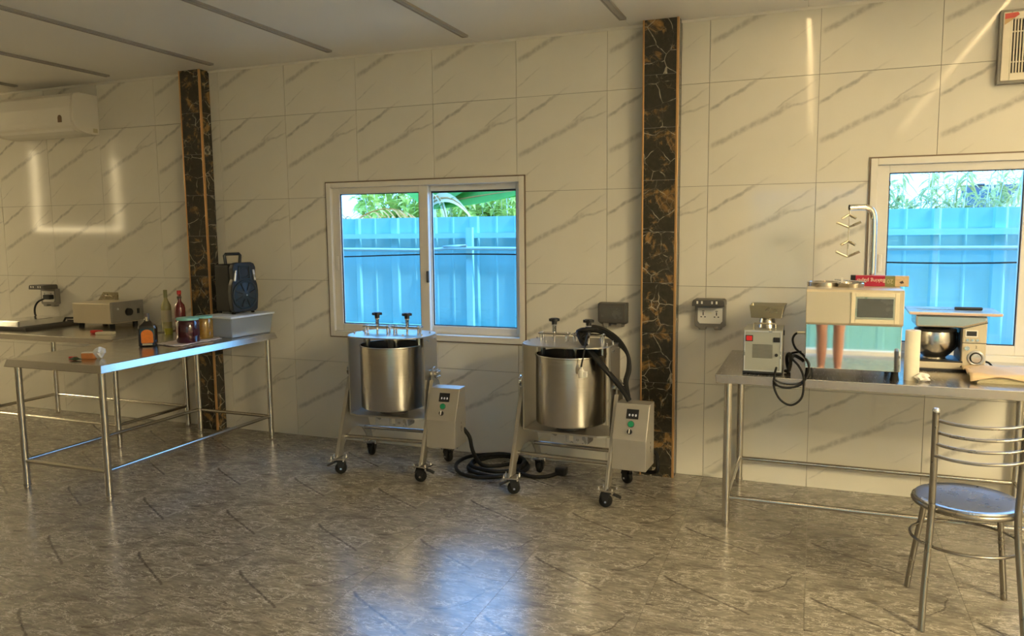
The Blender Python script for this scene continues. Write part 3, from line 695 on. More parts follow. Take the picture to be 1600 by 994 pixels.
    def slab(x0, x1, v0, v1, d0, d1):
        vs = [onp(x, v, q) for q in (d0, d1) for v in (v0, v1) for x in (x0, x1)]
        return MB().add(vs, [(0, 2, 3, 1), (4, 5, 7, 6), (0, 1, 5, 4), (2, 6, 7, 3), (0, 4, 6, 2), (1, 3, 7, 5)])
    ds = slab(.363, .431, .118, .172, 0, .004).build('display', 'black', cb)
    for k in range(3): text('0', 'digit', .018, 'digit', ds, onp(.381 + .018 * k, .138, .0045), (ang, 0, 0))
    MB().cyl(onp(.395, .088, 0), onp(.395, .088, .010), .0165, n=18).build('start_button', 'green', cb)
    MB().cyl(onp(.395, .088, 0), onp(.395, .088, .006), .0185, n=18).build('button_ring', 'dgrey', cb)
    sw = MB().cyl(onp(.392, .045, 0), onp(.392, .045, .012), .014, n=16); sw.build('rotary_switch', 'black', cb)
    slab(.3895, .3945, .034, .058, .010, .022).build('switch_grip', 'white', cb)
    for z, ch in ((.34, '*'), (.315, '大'), (.29, '*')): text(ch, 'side_mark', .026, 'dgrey', cb, (.4884, -.06, z), (R(90), 0, R(90)))
    return t
K1 = make_kettle(); K1.location = (-2.507, -.482, 0); K1.rotation_euler = (0, 0, R(3.5))
K2 = copy_tree(K1); K2.location = (-1.31, -.50, 0); K2.rotation_euler = (0, 0, R(-2.5)); K2['label'] = 'stainless drum grinder on casters beside the right pillar, cable over its knob'
# cable of the first machine, coiled on the floor
pts = [(-2.03, -.462, .30), (-1.995, -.44, .24), (-1.985, -.42, .15), (-1.965, -.37, .06), (-1.93, -.33, .026), (-1.85, -.24, .014)]
for k in range(0, 30):
    a = R(50 - k * 38); rr = .215 - .045 * math.sin(k * .33) - .0009 * k
    pts.append((-1.885 + rr * 1.0 * math.cos(a), -.30 + rr * 1.08 * math.sin(a), .013 + .0012 * k + .005 * math.sin(k * 1.7)))
pts += [(-1.70, -.36, .03), (-1.60, -.40, .014), (-1.50, -.36, .014), (-1.44, -.30, .03)]
t = thing('power_cable', 'black power cable coiled on the floor between the two drum grinders', 'cable', (-1.885, -.3, 0))
MB((-1.885, -.3, 0)).tube(pts, .0125, 8, spline=4).build('cord', 'rubber', t)
MB((-1.885, -.3, 0)).box(-1.47, -1.40, -.33, -.27, .012, .062).build('plug', 'black', t, bevel=.008)
# cable of the second machine, slung over its knob
t = thing('power_cable', 'thick black cable bundle slung over the right knob of the drum grinder', 'cable', (-1.31, -.5, 0)); of = (-1.31, -.5, 0)
mb = MB()
for k in range(5):
    q = .010 * k; yy = -.035 - .016 * (k % 3)
    mb.tube([(.085 + q * .6, yy + .03, .955 - q * .9), (.060 + q, yy - .02, .937 - q), (.10 + q, yy - .06, .895 - q), (.19 + q * .5, yy - .075, .81 - q * .8), (.265 + q * .5, yy - .055, .715 - q * .5), (.318 + q * .3, yy, .62), (.350 + q * .2, yy + .01, .567)], .0105, 8, spline=5)
for k in range(3):
    q = .012 * k
    mb.tube([(.085, .02, .960 - q), (.13, .045, .968 - q), (.20, .06, .945 - q), (.275, .06, .89 - q), (.325, .05, .81), (.340 - q * .4, .03, .73), (.330 - q * .4, .0, .66), (.345, -.01, .58)], .0105, 8, spline=5)
mb.tube([(.05, -.03, .945), (.09, -.05, .958), (.13, -.03, .962), (.15, .01, .955), (.11, .045, .952), (.06, .03, .95)], .0125, 8, closed=True, spline=4)
mb.build('cord_bundle', 'rubber', t)
MB().tube([(.12, -.05, .95), (.135, -.13, .93), (.142, -.20, .885), (.140, -.225, .84), (.132, -.228, .80), (.128, -.228, .775)], .005, 6, spline=5).build('thin_cord', 'rubber', t)
pg = MB().lathe([(0, .010), (.006, .012), (.008, 0), (.016, -.006), (.021, -.03), (.018, -.048), (0, -.050)], (.130, -.228, .765), 14, sq=(1, .7)).box(.142, .163, -.240, -.216, .722, .752)
pg.build('plug', 'white', t, bevel=.002)
MB().box(.162, .178, -.232, -.228, .745, .749).box(.162, .178, -.232, -.228, .728, .732).build('pins', 'chrome', t)
MB().tube([(.31, .02, .26), (.40, .06, .155), (.43, .04, .14), (.50, .0, .155), (.515, -.02, .20), (.50, .025, .25), (.47, .022, .27)], .012, 8, spline=5).build('lower_cord', 'rubber', t)

# ================================================================== AIR CONDITIONER, FAN, SOCKETS
t = thing('air_conditioner', 'white split air conditioner unit high on the left wall', 'air conditioner', (-6.41, 0, 2.329))
pf = [(0, .316), (-.17, .318), (-.215, .308), (-.232, .285), (-.238, .20), (-.236, .10), (-.225, .055), (-.19, .025), (-.12, .006), (0, 0)]
MB().prism([(y, z) for y, z in pf], .0, .955, 'X').build('body', 'offw', t, bevel=.004)
MB().prism([(-.222, .305), (-.238, .284), (-.244, .20), (-.242, .095), (-.234, .062), (-.226, .064), (-.23, .2), (-.225, .285)], .02, .935, 'X').build('front_panel', 'offw', t, bevel=.002)
MB().prism([(-.225, .058), (-.19, .022), (-.13, .004), (-.13, .010), (-.188, .030), (-.218, .060)], .06, .90, 'X').build('louver', 'white', t)
MB().prism([(.797, .085), (.838, .085), (.838, .120)] + [(.8175 + .0205 * math.cos(a), .120 + .022 * math.sin(a)) for a in [math.pi * k / 8 for k in range(1, 8)]] + [(.797, .120)], -.2462, -.2432, 'Y').build('emblem_sticker', 'emblem', t)
MB().box(.9548, .9562, -.06, -.020, .018, .050).build('corner_label', 'wlab', t)

t = thing('exhaust_fan', 'cream square exhaust fan with slatted grille high on the right wall', 'fan', (.84, 0, 2.25))
MB().ring(0, .40, 0, .365, .012, .388, .012, .353, -.05, 0).build('casing', 'mgrey', t)
MB().ring(.012, .388, .012, .353, .05, .35, .05, .315, -.058, -.03).build('front_frame', 'fanw', t, bevel=.004)
for k in range(23): MB().box(.05 + k * .0132, .056 + k * .0132, -.056, -.048, .05, .315).build('slat', 'fanw', t)
for z in (.105, .255): MB().box(.05, .35, -.052, -.046, z - .003, z + .003).build('cross_rib', 'fanw', t)
MB().box(.012, .388, -.006, -.001, .012, .353).build('back_plate', 'dgrey', t)
MB().cyl((.20, -.040, .18), (.20, -.012, .18), .035, n=18).build('hub', 'black', t)
for k in range(5):
    a = R(72 * k + 20); mb = MB(); mb.box(.03, .13, -.004, .004, -.03, .03, rot=(R(28), 0, 0)); mb.xf(Matrix.Translation((.20, -.026, .18)) @ Matrix.Rotation(a, 4, 'Y')); mb.build('blade', 'black', t)
MB().prism([(.018, .345), (.075, .348), (.082, .336), (.062, .322), (.018, .318)], -.0595, -.0575, 'Y').build('sticker', 'sticker', t)
MB().prism([(.018, .318), (.062, .322), (.045, .308), (.018, .290)], -.0595, -.0575, 'Y').build('sticker', 'sticker2', t)

def socket(loc, label, lid_open, plugged=False):
    t = thing('wall_socket', label, 'socket', loc, group='weatherproof wall sockets')
    out = [(-.09, .0), (-.066, -.012), (-.066, -.024), (-.026, -.024), (-.022, -.008), (.022, -.008), (.026, -.024), (.066, -.024), (.066, -.012), (.09, 0), (.09, .128), (-.09, .128)]
    MB().prism(out, -.045, 0, 'Y').build('back_box', 'mgrey' if lid_open else 'dgrey', t, bevel=.004)
    if lid_open:
        MB().prism([(-.072, .03), (-.06, .015), (.06, .015), (.072, .03), (.072, .108), (-.072, .108)], -.048, -.044, 'Y').build('socket_plate', 'white', t)
        h = MB()
        for x in (-.040, .038):
            h.box(x - .007, x + .007, -.0486, -.0470, .088, .092); h.box(x - .0028, x + .0028, -.0486, -.047, .064, .084)
            for s in (-1, 1): h.box(x + s * .011 - .0045, x + s * .011 + .0045, -.0486, -.047, .052, .058)
        h.build('pin_slots', 'black', t)
        MB().box(-.008, .010, -.0495, -.0475, .074, .082).build('rocker_switch', 'paper', t)
        ld = MB().prism([(-.094, .128), (.094, .128), (.092, .155), (.084, .166), (-.084, .166), (-.092, .150)], -.150, -.020, 'Y').build('cover', 'dgrey', t, bevel=.004)
        for x in (-.048, .036): MB().box(x - .018, x - .008, -.1515, -.1495, .142, .158).box(x + .008, x + .018, -.1515, -.1495, .142, .158).build('cover_clip', 'white', ld)
    else:
        cv = MB().prism([(-.088, .012), (-.08, .004), (.08, .004), (.088, .012), (.088, .126), (-.088, .126)], -.078, -.044, 'Y').build('cover', 'dgrey', t, bevel=.008)
        MB().box(-.066, .066, -.0795, -.0775, .03, .105).build('smoked_panel', 'screen', cv)
        for x in (-.04, .045): MB().box(x - .016, x + .016, -.062, -.03, -.020, .004).build('cable_flap', 'mgrey', cv)
    return t
socket((-1.175, 0, .943), 'dark closed wall socket left of the right pillar', False)
socket((-.580, 0, .945), 'grey wall socket with raised cover and bare double outlet', True)
socket((-6.125, 0, .945), 'wall socket with raised cover and a black plug above the fryer', True)
t = thing('power_cable', 'black cord plugged into the left wall socket, leading to the fryer', 'cable', (-6.1, -.07, .98))
of = (-6.1, -.07, .98)
MB(of).box(-6.13, -6.05, -.095, -.049, .985, 1.025).build('plug', 'black', t, bevel=.006)
MB(of).tube([(-6.11, -.085, .995), (-6.18, -.10, .965), (-6.20, -.12, .91), (-6.12, -.17, .845), (-5.95, -.20, .835), (-5.80, -.18, .845), (-5.62, -.15, .85), (-5.47, -.15, .86)], .008, 7, spline=5).build('cord', 'rubber', t)

# ================================================================== ON THE RIGHT-HAND TABLE
TZ = .80
# ---- small grinder with hopper
t = thing('grain_grinder', 'grey box grinder with a steel hopper tray on top', 'machine', (-.325, -.776, TZ)); of = (-.325, -.776, TZ)
MB().box(.0, .184, .0, .25, .012, .222).build('housing', 'gpaint', t, bevel=.003)
MB().box(-.001, .185, -.001, .251, .003, .012).build('base_rim', 'black', t)
for x in (.02, .165):
    for y in (.02, .23): MB().cyl((x, y, 0), (x, y, .006), .01, n=10).build('foot', 'rubber', t)
MB().ring(.004, .180, .016, .218, .009, .175, .021, .213, -.003, .001).build('front_panel', 'silver', t)
MB().box(.014, .042, -.008, .0, .168, .192).build('power_switch', 'red', t, bevel=.002)
MB().box(.010, .046, -.004, .0, .165, .195).build('switch_frame', 'black', t)
MB().box(.143, .173, -.006, .0, .164, .188).build('power_inlet', 'black', t, bevel=.002)
for k in range(11): MB().box(.044, .140, -.002, .0, .083 + .0064 * k, .0858 + .0064 * k).build('vent_slot', 'dgrey', t)
MB().cyl((.158, -.008, .10), (.158, 0, .10), .008, n=12).build('fuse_cap', 'black', t)
MB().lathe([(0, -.020), (.009, -.018), (.014, 0)], (.158, 0, .045), 12, 'Y', (1, 1.6)).build('cord_grip', 'black', t)
MB().tube([(.046, .012, .222), (.046, .012, .250), (.050, .012, .254), (.146, .012, .254), (.150, .012, .250), (.150, .012, .222)], .004, 8).build('carry_handle', 'satin', t)
MB().box(.185, .190, .11, .135, .185, .21).build('side_clip', 'black', t)
MB().cyl((.105, .13, .222), (.105, .13, .276), .045, .034, n=20).build('feed_neck', 'steel2', t)
hp = MB(); lo = [(.030, .055), (.176, .055), (.176, .205), (.030, .205)]; hi = [(.022, .045), (.186, .045), (.196, .215), (.022, .215)]
vs = [(x, y, .276) for x, y in lo] + [(x, y, .340) for x, y in hi] + [(x + (.004 if x < .1 else -.004), y + (.004 if y < .1 else -.004), .280) for x, y in lo] + [(x + (.004 if x < .1 else -.004), y + (.004 if y < .1 else -.004), .340) for x, y in hi]
hp.add(vs, [(0, 3, 2, 1)] + [(i, (i + 1) % 4, 4 + (i + 1) % 4, 4 + i) for i in range(4)] + [(8, 9, 10, 11)] + [(8 + (i + 1) % 4, 8 + i, 12 + i, 12 + (i + 1) % 4) for i in range(4)] + [(4 + i, 4 + (i + 1) % 4, 12 + (i + 1) % 4, 12 + i) for i in range(4)])
hp.build('hopper_tray', 'hopper', t, bevel=.003)
t = thing('machine_cable', 'black cords looping down over the table edge beside the grinder', 'cable', (-.1, -.80, TZ)); of = (-.1, -.80, TZ)
MB(of).tube([(-.165, -.795, .84), (-.168, -.84, .82), (-.17, -.868, .76), (-.14, -.875, .70), (-.09, -.875, .675), (-.045, -.872, .71), (-.035, -.865, .78), (-.042, -.84, .825), (-.065, -.80, .86), (-.095, -.76, .885), (-.10, -.70, .90), (-.055, -.66, .905)], .0055, 7, spline=6).build('cord', 'rubber', t)
MB(of).tube([(-.175, -.868, .79), (-.15, -.872, .765), (-.10, -.868, .758), (-.05, -.86, .775), (-.02, -.85, .82), (-.015, -.82, .86), (-.04, -.76, .90), (-.08, -.72, .93), (-.095, -.70, .97), (-.08, -.69, 1.0), (-.045, -.69, 1.005)], .0055, 7, spline=6).build('cord', 'rubber', t)
MB(of).cyl((-.075, -.69, 1.005), (-.038, -.69, 1.005), .007, n=10).build('jack_plug', 'satin', t)
MB(of).tube([(-.125, -.70, .81), (-.11, -.74, .82), (-.10, -.76, .86), (-.105, -.72, .90), (-.12, -.66, .88), (-.12, -.63, .84), (-.11, -.66, .808), (-.105, -.73, .83), (-.098, -.76, .875), (-.085, -.73, .895), (-.05, -.68, .87), (-.045, -.66, .86)], .0085, 7, spline=6).build('cord', 'rubber', t)

# ---- chocolate tempering machine: mirror front, screen, tall spout
t = thing('tempering_machine', 'mirror-fronted steel machine with grey screen and tall bent spout', 'machine', (-.035, -.77, TZ))
MB().box(.008, .412, .012, .42, .045, .422).build('housing', 'steel', t, bevel=.004)
MB().box(.0, .420, -.010, .012, .045, .262).build('mirror_panel', 'mirror', t, bevel=.003)
MB().prism([(.012, .262), (-.012, .262), (-.020, .270), (-.020, .420), (-.010, .430), (.02, .431), (.425, .431), (.425, .424), (.02, .424)], -.002, .424, 'X').build('upper_band', 'panel', t, bevel=.003)
sf = MB().ring(.197, .403, .272, .418, .216, .384, .292, .398, -.026, -.019).build('screen_frame', 'cream', t, bevel=.002)
MB().box(.216, .384, -.0235, -.018, .292, .398).build('inner_bezel', 'satin', sf)
MB().box(.224, .378, -.0245, -.0225, .302, .390).build('screen', 'screen', sf)
for x in (.02, .40):
    for y in (.03, .39): MB().lathe([(0, 0), (.021, 0), (.017, .02), (.015, .046), (0, .046)], (x, y, 0), 14).build('foot', 'rubber', t)
for x in (.03, .39): MB().cyl((x, -.013, .058), (x, -.009, .058), .004, n=8).build('screw', 'chrome', t)
MB().tube([(.305, .34, .42), (.303, .34, .72), (.300, .34, .775), (.290, .335, .806), (.268, .325, .822), (.240, .315, .824), (.185, .298, .822)], .0165, 14, spline=4, caps=False).build('spout_pipe', 'chrome', t)
MB().cyl((.196, .302, .8225), (.186, .2985, .822), .0145, n=14).build('spout_mouth', 'black', t)
t = thing('hanging_hook', 'wire hook with splayed prongs hanging from the bent spout', 'hook', (.150, -.472, 1.60)); of = (.150, -.472, 1.60)
hk = MB(); hk.tube([(0, 0, .012), (.004, 0, 0), (.002, 0, -.06), (.0, 0, -.225)], .003, 6)
for (z, wv, hz, sg) in ((-.012, .034, .020, -1), (-.075, .058, .026, 1), (-.145, .034, .020, -1), (-.225, .056, .028, 1)):
    for s in (-1, 1): hk.tube([(0, 0, z), (s * wv * .35, -.004, z + sg * hz * .35), (s * wv, -.010, z + sg * hz)], [.005, .0065, .0065], 8)
hk.build('prongs', 'satin', t)
t = thing('round_pan', 'shallow round steel pan on top of the mirror-fronted machine', 'pan', (.04, -.55, 1.231))
MB().lathe([(0, .002), (.075, .002), (.078, 0), (.079, .020), (.074, .022), (.070, .018), (0, .018)], n=28).build('pan', 'steel2', t)
t = thing('sieve', 'small steel strainer with clip handle on the mirror-fronted machine', 'strainer', (.165, -.60, 1.231))
MB().lathe([(0, 0), (.060, 0), (.064, .018), (.060, .022), (.055, .006), (0, .005)], n=26).build('bowl', 'steel2', t)
MB().cyl((-.075, -.01, .036), (.07, .0, .026), .0035, n=8).build('handle', 'chrome', t)
MB().box(-.045, -.036, -.02, -.006, 0, .045).build('clip', 'white', t)
# carton of baking paper, lying upside down
t = thing('baking_paper_carton', 'red and olive baking paper carton lying on the mirror-fronted machine', 'carton', (.300, -.50, 1.231), R(-4))
Lc = .262
MB().box(-Lc / 2, .025, -.026, .026, 0, .052).build('red_panel', 'boxred', t, bevel=.001)
MB().box(.025, .070, -.026, .026, 0, .052).build('olive_panel', 'boxgrn', t, bevel=.001)
MB().box(.070, Lc / 2, -.026, .026, 0, .052).build('tan_panel', 'boxtan', t, bevel=.001)
MB().box(-Lc / 2 - .001, -Lc / 2 + .022, -.027, .027, .026, .053).build('dark_corner', 'black', t)
text('Baking paper', 'lettering', .026, 'paper', t, (-.040, -.0264, .028), (R(90), R(180), 0))
text('20', 'lettering', .030, 'wlab', t, (.0475, -.0264, .026), (R(90), R(180), 0))
MB().prism([(.088, .022), (.103, .030), (.110, .018), (.097, .014)], -.0268, -.0262, 'Y').build('printed_mark', 'cap', t)
# ---- paper roll
t = thing('paper_towel_roll', 'upright cream paper towel roll beside the mirror-fronted machine', 'paper roll', (.440, -.700, TZ))
MB().lathe([(.010, .0), (.033, .0), (.033, .236), (.031, .238), (.010, .238), (.010, 0)], n=30).build('paper', 'paper', t)
MB().lathe([(.0085, .001), (.010, .001), (.010, .239), (.0085, .239), (.0085, .001)], n=18).build('core', 'boxtan', t)
# ---- stand mixer
t = thing('stand_mixer', 'steel stand mixer with round bowl, display and dial', 'mixer', (.485, -.405, TZ))
MB().box(.008, .30, .0, .20, .010, .048).build('base', 'panel', t, bevel=.006)
MB().box(.004, .31, -.004, .204, .0, .012).box(.006, .215, -.002, .20, .046, .054).build('base_rim', 'black', t, bevel=.002)
MB().box(.206, .312, -.002, .20, .010, .275).build('column', 'panel', t, bevel=.006)
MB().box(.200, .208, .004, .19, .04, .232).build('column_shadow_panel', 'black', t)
MB().prism([(-.004, .225), (.005, .222), (.205, .222), (.310, .253), (.310, .282), (-.004, .282)], -.008, .205, 'Y').build('head', 'steel', t, bevel=.008)
MB().prism([(.204, .217), (.3125, .249), (.3125, .2525), (.204, .2205)], -.0085, .206, 'Y').build('hinge_line', 'black', t)
MB().cyl((.098, .09, .195), (.098, .09, .224), .062, .070, n=26).build('drive_hub', 'black', t)
MB().lathe([(0, .050), (.055, .050), (.050, .060), (.072, .080), (.092, .115), (.097, .150), (.093, .185), (.090, .200), (.095, .203), (.090, .203), (.086, .185), (.09, .15), (.06, .08), (0, .066)], (.098, .09, 0), 36).build('bowl', 'drum', t)
MB().lathe([(.096, .196), (.098, .204), (.088, .210), (.082, .204)], (.098, .09, 0), 36).build('splash_rim', 'black', t)
MB().tube([(.190, .09, .19), (.202, .09, .165), (.198, .09, .125), (.168, .09, .085)], .007, 8, spline=4).build('bowl_handle', 'black', t)
dd = MB().ring(.218, .272, .178, .212, .223, .267, .183, .207, -.006, -.001).build('display_frame', 'white', t)
MB().box(.223, .267, -.004, -.001, .183, .207).build('display', 'black', dd)
for k in range(3): MB().cyl((.228 + .022 * k, -.008, .163), (.228 + .022 * k, -.001, .163), .0065, n=14).build('button', 'chrome', t)
MB().box(.207, .313, -.0035, -.001, .146, .149).build('seam', 'black', t)
MB().cyl((.228, -.012, .122), (.228, -.001, .122), .011, n=16).build('small_knob', 'chrome', t)
MB().torus((.268, -.004, .074), .033, .006, 26, 8, (0, 1, 0)).build('dial_ring', 'silver', t)
MB().cyl((.268, -.018, .074), (.268, -.001, .074), .022, .025, n=22).build('dial', 'chrome', t)
MB().cyl((.268, -.004, .074), (.268, -.001, .074), .028, n=22).build('dial_gap', 'black', t)
text('2', 'mark', .018, 'black', t, (.268, -.0028, .128), (R(90), 0, 0))
MB().tube([(.308, .06, .05), (.335, .05, .045), (.355, .03, .02), (.37, .02, .012), (.40, .05, .010)], .005, 7, spline=4).build('power_cord', 'rubber', t)
# ---- cutting board and knife on the mixer
t = thing('cutting_board', 'pale cutting board laid across the top of the stand mixer', 'cutting board', (.445, -.435, TZ + .283), R(-1.5))
MB().box(0, .410, 0, .30, .004, .018).build('board', 'board', t, bevel=.004)
MB().box(.004, .406, -.002, .004, .003, .015).build('front_edge', 'boarde', t, bevel=.002)
MB().box(.02, .05, .02, .28, 0, .004).box(.36, .39, .02, .28, 0, .004).build('rubber_strip', 'boarde', t)
t = thing('kitchen_knife', 'long black-handled knife lying on the cutting board', 'knife', (.67, -.30, TZ + .3015))
MB().prism([(0, -.010), (-.10, -.012), (-.17, .004), (-.175, .010), (0, .010)], .0, .0022, 'Z').build('blade', 'blade', t)
MB().box(-.005, .12, -.011, .011, 0, .016).build('handle', 'black', t, bevel=.005)
# ---- crumpled tissue, parchment stack
def crumple(name, label, cat, loc, size, mat, seed, sub=2, amp=.35):
    rd = random.Random(seed); bm = bmesh.new(); bmesh.ops.create_icosphere(bm, subdivisions=sub, radius=1)
    for v in bm.verts:
        k = 1 + rd.uniform(-amp, amp); v.co = Vector((v.co.x * size[0] * k, v.co.y * size[1] * k, v.co.z * size[2] * (1 + rd.uniform(-amp, amp))))
    zmin = min(v.co.z for v in bm.verts)
    for v in bm.verts: v.co.z -= zmin
    me = bpy.data.meshes.new(name); bm.to_mesh(me); bm.free(); me.materials.append(M[mat]); o = bpy.data.objects.new(name, me); COL.objects.link(o); o.location = loc
    if label: tag(o, label, cat)
    return o
crumple('crumpled_tissue', 'crumpled cream tissue in front of the stand mixer', 'tissue', (.482, -.745, TZ + .0005), (.030, .026, .018), 'tissue', 5, 2, .42)
t = thing('parchment_stack', 'stack of folded brown parchment paper right of the mixer', 'paper stack', (.70, -.695, TZ))
rd = random.Random(3)
for k in range(6):
    x0 = .02 + rd.uniform(-.008, .008); MB().box(x0, .42 + rd.uniform(-.01, .01), rd.uniform(0, .012), .27, .0005 + .0065 * k, .006 + .0065 * k).build('folded_sheet', 'parch' if k > 3 else 'wlab', t)
sh = MB(); nx, ny = 30, 12; vs = []
for j in range(ny + 1):
    for i in range(nx + 1):
        x = -.015 + .44 * i / nx; y = -.014 + .29 * j / ny; z = .042 + .0025 * math.sin(x * 41 + y * 17)
        ed = max(0, .02 - (y + .014)) / .02; z -= ed * (.014 + .010 * math.sin(x * 33 + 1)); el_ = max(0, .04 - (x + .015)) / .04; z += -.006 * el_ + .008 * el_ * math.sin(y * 60)
        vs.append((x, y, z))
sh.add(vs, [(j * (nx + 1) + i, j * (nx + 1) + i + 1, (j + 1) * (nx + 1) + i + 1, (j + 1) * (nx + 1) + i) for j in range(ny) for i in range(nx)], True)
o = sh.build('top_sheet', 'parch', t); q = o.modifiers.new('thickness', 'SOLIDIFY'); q.thickness = .0015

# ================================================================== CHAIR
t = thing('steel_chair', 'steel chair with round seat and four curved back slats', 'chair', (.583, -1.385, 0))
st = MB().lathe([(0, .438), (.165, .438), (.182, .440), (.188, .447), (.189, .456), (.186, .463), (.178, .466), (.150, .460), (.05, .455), (0, .454)], n=48).build('seat', 'plate', t)
MB().torus((0, 0, .446), .186, .012, 48, 8).build('seat_rim', 'chairm', st)
for s in (-1, 1):
    MB().tube([(s * .168, -.236, .0), (s * .160, -.20, .15), (s * .148, -.165, .32), (s * .142, -.150, .43), (s * .142, -.152, .52), (s * .144, -.165, .70), (s * .146, -.172, .835)], .0125, 12, spline=5).build('back_post', 'chairm', t)
    MB().lathe([(0, .850), (.009, .848), (.0128, .842), (.0128, .834)], (s * .146, -.172, 0), 12).build('post_cap', 'silver', t)
    MB().tube([(s * .178, .160, .0), (s * .168, .150, .10), (s * .150, .125, .26), (s * .138, .108, .36), (s * .134, .100, .442)], .012, 12, spline=5).build('leg', 'chairm', t)
MB().tube([(.195 * math.cos(2 * math.pi * k / 40), -.005 + .19 * math.sin(2 * math.pi * k / 40), .300) for k in range(40)], .006, 8, closed=True).build('foot_ring', 'chairm', t)
for z in (.803, .757, .712, .667): MB().tube([(-.145, -.170, z), (-.09, -.192, z - .008), (0, -.204, z - .012), (.09, -.192, z - .008), (.145, -.170, z)], .0062, 8, spline=6).build('back_slat', 'chairm', t)

# ================================================================== ON THE LEFT-HAND TABLES
t = thing('liqueur_bottle', 'dark square liqueur bottle with orange arched label', 'bottle', (-4.05, -.965, TZ), R(38))
def sqb(w_, d_, z): return [(-w_, -d_ * .7, z), (-w_ * .8, -d_, z), (w_ * .8, -d_, z), (w_, -d_ * .7, z), (w_, d_ * .7, z), (w_ * .8, d_, z), (-w_ * .8, d_, z), (-w_, d_ * .7, z)]
lv = [sqb(.050, .030, 0), sqb(.056, .036, .006), sqb(.056, .036, .118), sqb(.050, .033, .135), sqb(.026, .022, .155), sqb(.016, .016, .166), sqb(.014, .014, .180)]
mb = MB(); vs = [v for l in lv for v in l]; mb.add(vs, [tuple(reversed(range(8)))] + [(i * 8 + k, i * 8 + (k + 1) % 8, (i + 1) * 8 + (k + 1) % 8, (i + 1) * 8 + k) for i in range(len(lv) - 1) for k in range(8)] + [tuple(range(48, 56))])
mb.build('glass_body', 'amber', t, bevel=.003)
MB().lathe([(0, .176), (.0165, .176), (.0165, .212), (.015, .215), (0, .215)], n=16).build('cap', 'cap', t)
MB().box(-.006, .006, -.0185, -.0160, .165, .192).build('neck_tag', 'wlab', t)
lb = [(-.036, .030), (-.032, .024), (.032, .024), (.036, .030)] + [(.036 * math.cos(a), .082 + .030 * math.sin(a)) for a in [math.pi * k / 10 for k in range(11)]]
l_ = MB().prism(lb, -.0375, -.0355, 'Y').build('label', 'orange', t)
MB().prism([(x * .8, .066 + (z - .066) * .8) for x, z in lb], -.0380, -.0370, 'Y').build('label_panel', 'orange', l_)
MB().box(-.030, .030, -.0376, -.0355, .010, .020).build('lower_label', 'wlab', t)
def jar(name, label, loc, r_, h_, mat):
    t = thing(name, label, 'jar', loc, group='lidded preserve jars')
    MB().lathe([(0, .0), (r_ * .93, .0), (r_, .008), (r_, h_ * .80), (r_ * .90, h_ * .88), (r_ * .88, h_ * .90), (0, h_ * .90)], n=32).build('contents', mat, t)
    MB().lathe([(0, h_ * .905), (r_ * .95, h_ * .905), (r_ * .97, h_ * .91), (r_ * .97, h_ * .99), (r_ * .92, h_), (0, h_)], n=32).build('lid', 'teal', t)
jar('preserve_jar', 'teal-lidded jar of dark berry preserve on the folded cloth', (-3.895, -.775, TZ + .008), .074, .165, 'redj')
jar('preserve_jar', 'teal-lidded jar of mustard yellow preserve on the folded cloth', (-3.935, -.588, TZ + .008), .062, .155, 'yelj')
t = thing('folded_cloth', 'pale cotton cloth lying under the two jars', 'cloth', (-3.93, -.735, TZ))
sh = MB(); nx, ny = 14, 24; vs = []; rd = random.Random(8)
for j in range(ny + 1):
    for i in range(nx + 1):
        u_, v_ = i / nx - .5, j / ny - .5; edge = max(abs(u_), abs(v_)) > .44
        x = u_ * (.235 + .02 * math.sin(v_ * 9)); y = v_ * (.40 + .03 * math.sin(u_ * 7))
        vs.append((x, y, .0055 + (.006 * rd.random() if edge else 0)))
sh.add(vs, [(j * (nx + 1) + i, j * (nx + 1) + i + 1, (j + 1) * (nx + 1) + i + 1, (j + 1) * (nx + 1) + i) for j in range(ny) for i in range(nx)], True)
o = sh.build('cloth', 'cloth', t); q = o.modifiers.new('thickness', 'SOLIDIFY'); q.thickness = .004; q.offset = -1
t = thing('wine_bottle', 'tall pale white-wine bottle standing by the left pillar', 'bottle', (-4.625, -.235, TZ))
MB().lathe([(0, 0), (.034, 0), (.037, .006), (.037, .17), (.034, .19), (.018, .225), (.0135, .24), (.0135, .29), (0, .29)], n=24).build('glass_body', 'wine', t)
MB().lathe([(.0372, .06), (.0376, .06), (.0376, .15), (.0372, .15)], n=24).build('label', 'wlab', t)
MB().lathe([(.0138, .245), (.0145, .245), (.0145, .302), (.013, .305), (0, .305)], n=18).build('foil_cap', 'boxgrn', t)
t = thing('red_bottle', 'slim red liquor bottle with ringed neck by the left pillar', 'bottle', (-4.425, -.30, TZ))
MB().lathe([(0, 0), (.036, 0), (.039, .01), (.039, .175), (.034, .20), (.015, .225), (.013, .24), (.013, .285), (0, .285)], n=24).build('glass_body', 'rose', t)
MB().lathe([(0, .280), (.0155, .280), (.0155, .308), (0, .308)], n=16).build('cap', 'red', t)
MB().lathe([(.013, .246), (.0165, .248), (.0165, .264), (.013, .266)], n=16).build('neck_ring', 'cap', t)
t = thing('oil_flask', 'small glass flask with yellow oil and side handle', 'flask', (-4.405, -.44, TZ))
MB().lathe([(0, 0), (.026, 0), (.029, .008), (.029, .045), (0, .045)], n=20).build('oil', 'oil', t)
MB().lathe([(.0295, .002), (.0315, .002), (.0315, .085), (.0295, .085)], n=20).build('glass', 'clear', t)
MB().tube([(-.031, 0, .078), (-.054, -.008, .078), (-.060, -.01, .05), (-.050, -.008, .02), (-.031, 0, .02)], .004, 7, spline=4).build('handle', 'clear', t)
